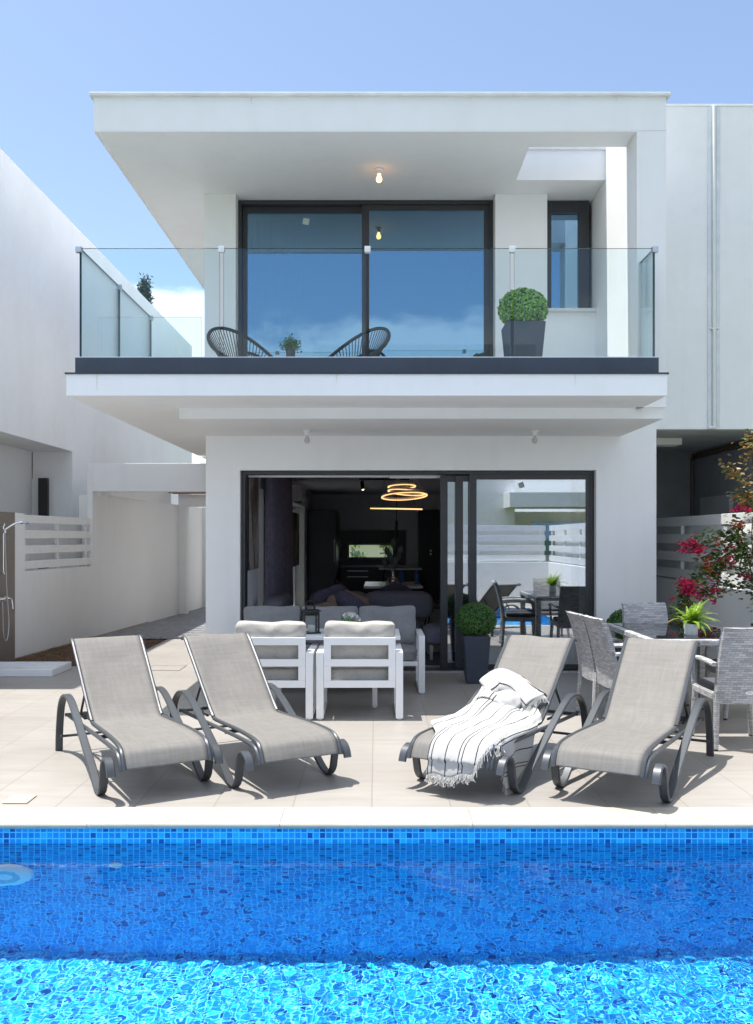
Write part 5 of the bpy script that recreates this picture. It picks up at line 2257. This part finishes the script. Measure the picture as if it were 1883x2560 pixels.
# pendant lights
cy_ = 14.2
o = empty('ring_chandelier', ((1008 - 941.5) / (F / cy_), cy_, 2.599))
tag(o, 'spiral chandelier of glowing warm rings hung above the sofa', 'chandelier')
s_ = F / cy_
g = MB()
g.box(-.14, .14, -.03, .03, -.03, 0)
g.build('canopy', 'porcelain', o)
gw, gd = MB(), MB()
for (cx_, zc, r_, tx_, ty_) in ((-.02, 2.335, .21, .03, -.10), (.05, 2.245, .28, -.09, -.10), (0.02, 2.185, .35, .05, -.12)):
    ring = []
    for k in range(48):
        a = 2 * math.pi * k / 48
        ring.append(Vector((cx_ + r_ * math.cos(a), r_ * math.sin(a), zc - 2.599 + tx_ * r_ * math.cos(a) + ty_ * math.sin(a) * r_)))
    gw.bar([p * 1 for p in ring], .012, .024, up=(0, 0, 1), closed=True)
    gd.bar([Vector((p.x, p.y, p.z + .022)) for p in ring], .030, .030, up=(0, 0, 1), closed=True)
    for k in (0, 16, 32):
        gd.tube([ring[k] + Vector((0, 0, .03)), Vector((ring[k].x * .3, ring[k].y * .1, -.02))], .0015, 4)
gw.build('glow_strip', 'led', o)
gd.build('ring', 'white_alu', o)
cy_ = dd(163)
o = empty('bar_pendant', ((991 - 941.5) / 163, cy_, 2.599))
tag(o, 'slim glowing bar pendant below the ring chandelier', 'pendant lamp')
g = MB()
g.tube([(-.40, 0, -.605), (.40, 0, -.62)], .011, 8)
g.build('glow_strip', 'led', o)
g = MB()
g.box(-.40, .40, -.012, .012, -.600, -.590)
for x in (-.3, .3):
    g.tube([(x, 0, -.59), (x * .4, 0, 0)], .0018, 4)
g.build('suspension', 'black', o)
o = empty('tube_pendant', ((991 - 941.5) / 118, dd(118), 2.599))
tag(o, 'thin black tube pendant lamp over the kitchen counter', 'pendant lamp')
g = MB()
g.tube([(0, 0, 0), (0, 0, -.95)], .006, 6)
g.build('cord', 'black', o)
g = MB()
g.tube([(0, 0, -.70), (0, 0, -1.05)], .03, 12)
g.build('shade', 'black', o, smooth=True)
o = empty('track_light', ((905 - 941.5) / 140, dd(140), 2.599))
tag(o, 'black ceiling track with a small lit spotlight near the chandelier', 'spotlight')
g = MB()
g.box(-.05, .85, -.015, .015, -.03, 0)
g.build('track', 'black', o)
g = MB()
g.tube([(0, 0, -.05), (.02, -.03, -.20)], .035, 12)
g.build('spot', 'black', o, smooth=True)
g = MB()
g.tube([(.02, -.03, -.201), (.0205, -.0305, -.204)], .02, 10)
g.build('bulb', 'lamp_lit', o)
# kitchen
o, r = thing_box('tall_cupboard', (-1.2, 21, FL), 'tall black kitchen cupboard in the back left corner', 'cupboard', [('carcass', 'blackcab', [(-1.54, -.90, 20.2, 22.32, FL, 2.14)], .005)])
g = MB()
g.tube([(-.93, 20.16, 1.0), (-.93, 20.16, 1.5)], .01, 8)
g.build('handle', 'steel', o, world=True)
o, r = thing_box('kitchen_counter', (.3, 22, FL), 'black kitchen base units with pale worktop below the slit window', 'counter', [
    ('base_unit', 'blackcab', [(-.88, .16, 21.75, 22.32, FL, .84)], .004), ('worktop', 'marbletop', [(-.89, .17, 21.72, 22.32, .841, .872)], .004),
    ('island_unit', 'blackcab', [(.18, 1.0, 20.6, 21.6, FL, .82)], .004), ('island_top', 'marbletop', [(.06, 1.02, 20.4, 22.3, .821, .852)], .004),
    ('drawer_handle', 'steel', [(-.70, -.20, 21.72, 21.735, .74, .752), (-.70, -.20, 21.72, 21.735, .60, .612)], 0),
    ('window_surround', 'blackcab', [(-.86, -.705, 22.28, 22.326, .875, 1.72), (.445, .72, 22.28, 22.326, .875, 1.72), (-.705, .445, 22.28, 22.326, 1.395, 1.72), (-.705, .445, 22.28, 22.326, .875, 1.025)], 0)])
o = empty('kitchen_tap', (.28, 22.1, .873))
tag(o, 'matt black kitchen tap in front of the slit window', 'tap')
g = MB()
g.tube(spline([(0, 0, 0), (0, 0, .25), (-.03, 0, .29), (-.12, 0, .29), (-.2, 0, .285)], 5), .012, 8)
g.build('spout', 'black', o, smooth=True)
g = MB()
g.tube([(.0, -.01, .05), (.06, -.03, .07)], .007, 6)
g.build('lever', 'black', o)
o, r = thing_box('interior_door', (1.3, 22.2, FL), 'black interior door with two steel knobs at the back of the room', 'door', [('leaf', 'blackcab', [(1.02, 1.66, 22.2, 22.325, FL, 2.22)], .004)])
g = MB()
for z in (1.14, 1.22):
    g.lathe([(0, -.03), (.028, -.03), (.03, -.01), (.018, 0)], (1.32, 22.2, z), 14, 1)
g.build('knob', 'steel', o, world=True, smooth=True)

# ------------------------------------------------------------------ person behind the closed glass panel, in profile facing left
pe_ = empty('person', (1.93, 10.98, FL), 0)
tag(pe_, 'person with long dark hair and slate dress, in profile behind the closed glass panel', 'person')
verts, edges, rad = [], [], []


def nv(p, r_, par=None):
    verts.append(p)
    rad.append(r_)
    if par is not None:
        edges.append((par, len(verts) - 1))
    return len(verts) - 1


HT = 1.53
pelv = nv((0, 0, .80), (.13, .15))
wa = nv((-.005, 0, .94), (.10, .125), pelv)
chs = nv((-.005, 0, 1.12), (.105, .155), wa)
sho = nv((.005, 0, 1.23), (.075, .12), chs)
nk = nv((0, 0, 1.30), (.045, .045), sho)
hd0 = nv((-.015, 0, 1.36), (.062, .058), nk)
hd1 = nv((-.02, 0, 1.43), (.088, .072), hd0)
hd2 = nv((-.01, 0, 1.495), (.07, .06), hd1)
ns = nv((-.115, 0, 1.41), (.014, .014), hd1)
for sg in (-1, 1):
    hp_ = nv((0, sg * .085, .74), (.09, .09), pelv)
    kn = nv((-.01, sg * .09, .42), (.055, .055), hp_)
    an = nv((.02, sg * .09, .07), (.035, .035), kn)
    ft = nv((-.10, sg * .095, .03), (.03, .035), an)
    sh_ = nv((.005, sg * .165, 1.20), (.05, .05), sho)
    el_ = nv((.02, sg * .20, .96), (.036, .036), sh_)
    wr_ = nv((-.08, sg * .17, .78), (.024, .024), el_)
    pm = nv((-.12, sg * .165, .73), (.03, .018), wr_)
    for k in range(4):
        f1 = nv((-.145 - .004 * k, sg * .165 + (k - 1.5) * .017, .69 - .003 * k), (.008, .008), pm)
        nv((-.15, sg * .165 + (k - 1.5) * .018, .655 + .006 * abs(k - 1)), (.007, .007), f1)
    th_ = nv((-.145, sg * .145, .735), (.009, .009), pm)
    nv((-.165, sg * .14, .715), (.008, .008), th_)
me = bpy.data.meshes.new('body')
me.from_pydata(verts, edges, [])
me.materials.append(M['skin'])
ob = bpy.data.objects.new('body', me)
COL.objects.link(ob)
ob.parent = pe_
md = ob.modifiers.new('skin', 'SKIN')
md.use_smooth_shade = True
for i, s_ in enumerate(me.skin_vertices[0].data):
    s_.radius = rad[i]
    s_.use_root = i == 0
md = ob.modifiers.new('sub', 'SUBSURF')
md.levels = 2
md.render_levels = 2
g = MB()


def hair(u, v):
    a = -2.25 + 4.5 * u                      # open towards the face (-x)
    if v < .3:
        e = math.pi / 2 * (1 - v / .3)
        r_ = math.cos(e)
        z = 1.435 + math.sin(e) * .108
        return (-.005 + .115 * r_ * math.cos(a) * (1.0 if math.cos(a) > 0 else .85), .098 * r_ * math.sin(a), z)
    w_ = (v - .3) / .7
    return (.0 + (.115 + .045 * math.sin(w_ * 2.2)) * math.cos(a), (.098 + .05 * w_) * math.sin(a), 1.435 - .40 * w_)


g.grid(hair, 30, 24)
g.build('hair', 'hair', pe_, smooth='all', solid=.012)
g = MB()
for sg in (-1, 1):
    g.lathe([(0, .006), (.008, .004), (.011, 0)][::-1], (-.098, sg * .028, 1.44), 10)
g.build('eye', 'porcelain', pe_)
g = MB()
prd = [(.175, .36), (.165, .60), (.16, .80), (.128, .95), (.145, 1.10), (.15, 1.19), (.09, 1.245)]
pts_ = []
n = 28
b0 = 0
for (r_, z) in prd:
    for k in range(n):
        a = 2 * math.pi * k / n
        fl_ = 1 + (.04 * math.sin(a * 7) if z < .7 else 0)
        g.v.append((r_ * .86 * math.cos(a) * fl_ - .003, r_ * 1.08 * math.sin(a) * fl_, z))
for i in range(len(prd) - 1):
    for k in range(n):
        g.f.append((i * n + k, i * n + (k + 1) % n, (i + 1) * n + (k + 1) % n, (i + 1) * n + k))
g.build('dress', 'dress', pe_, smooth='all', solid=.006)
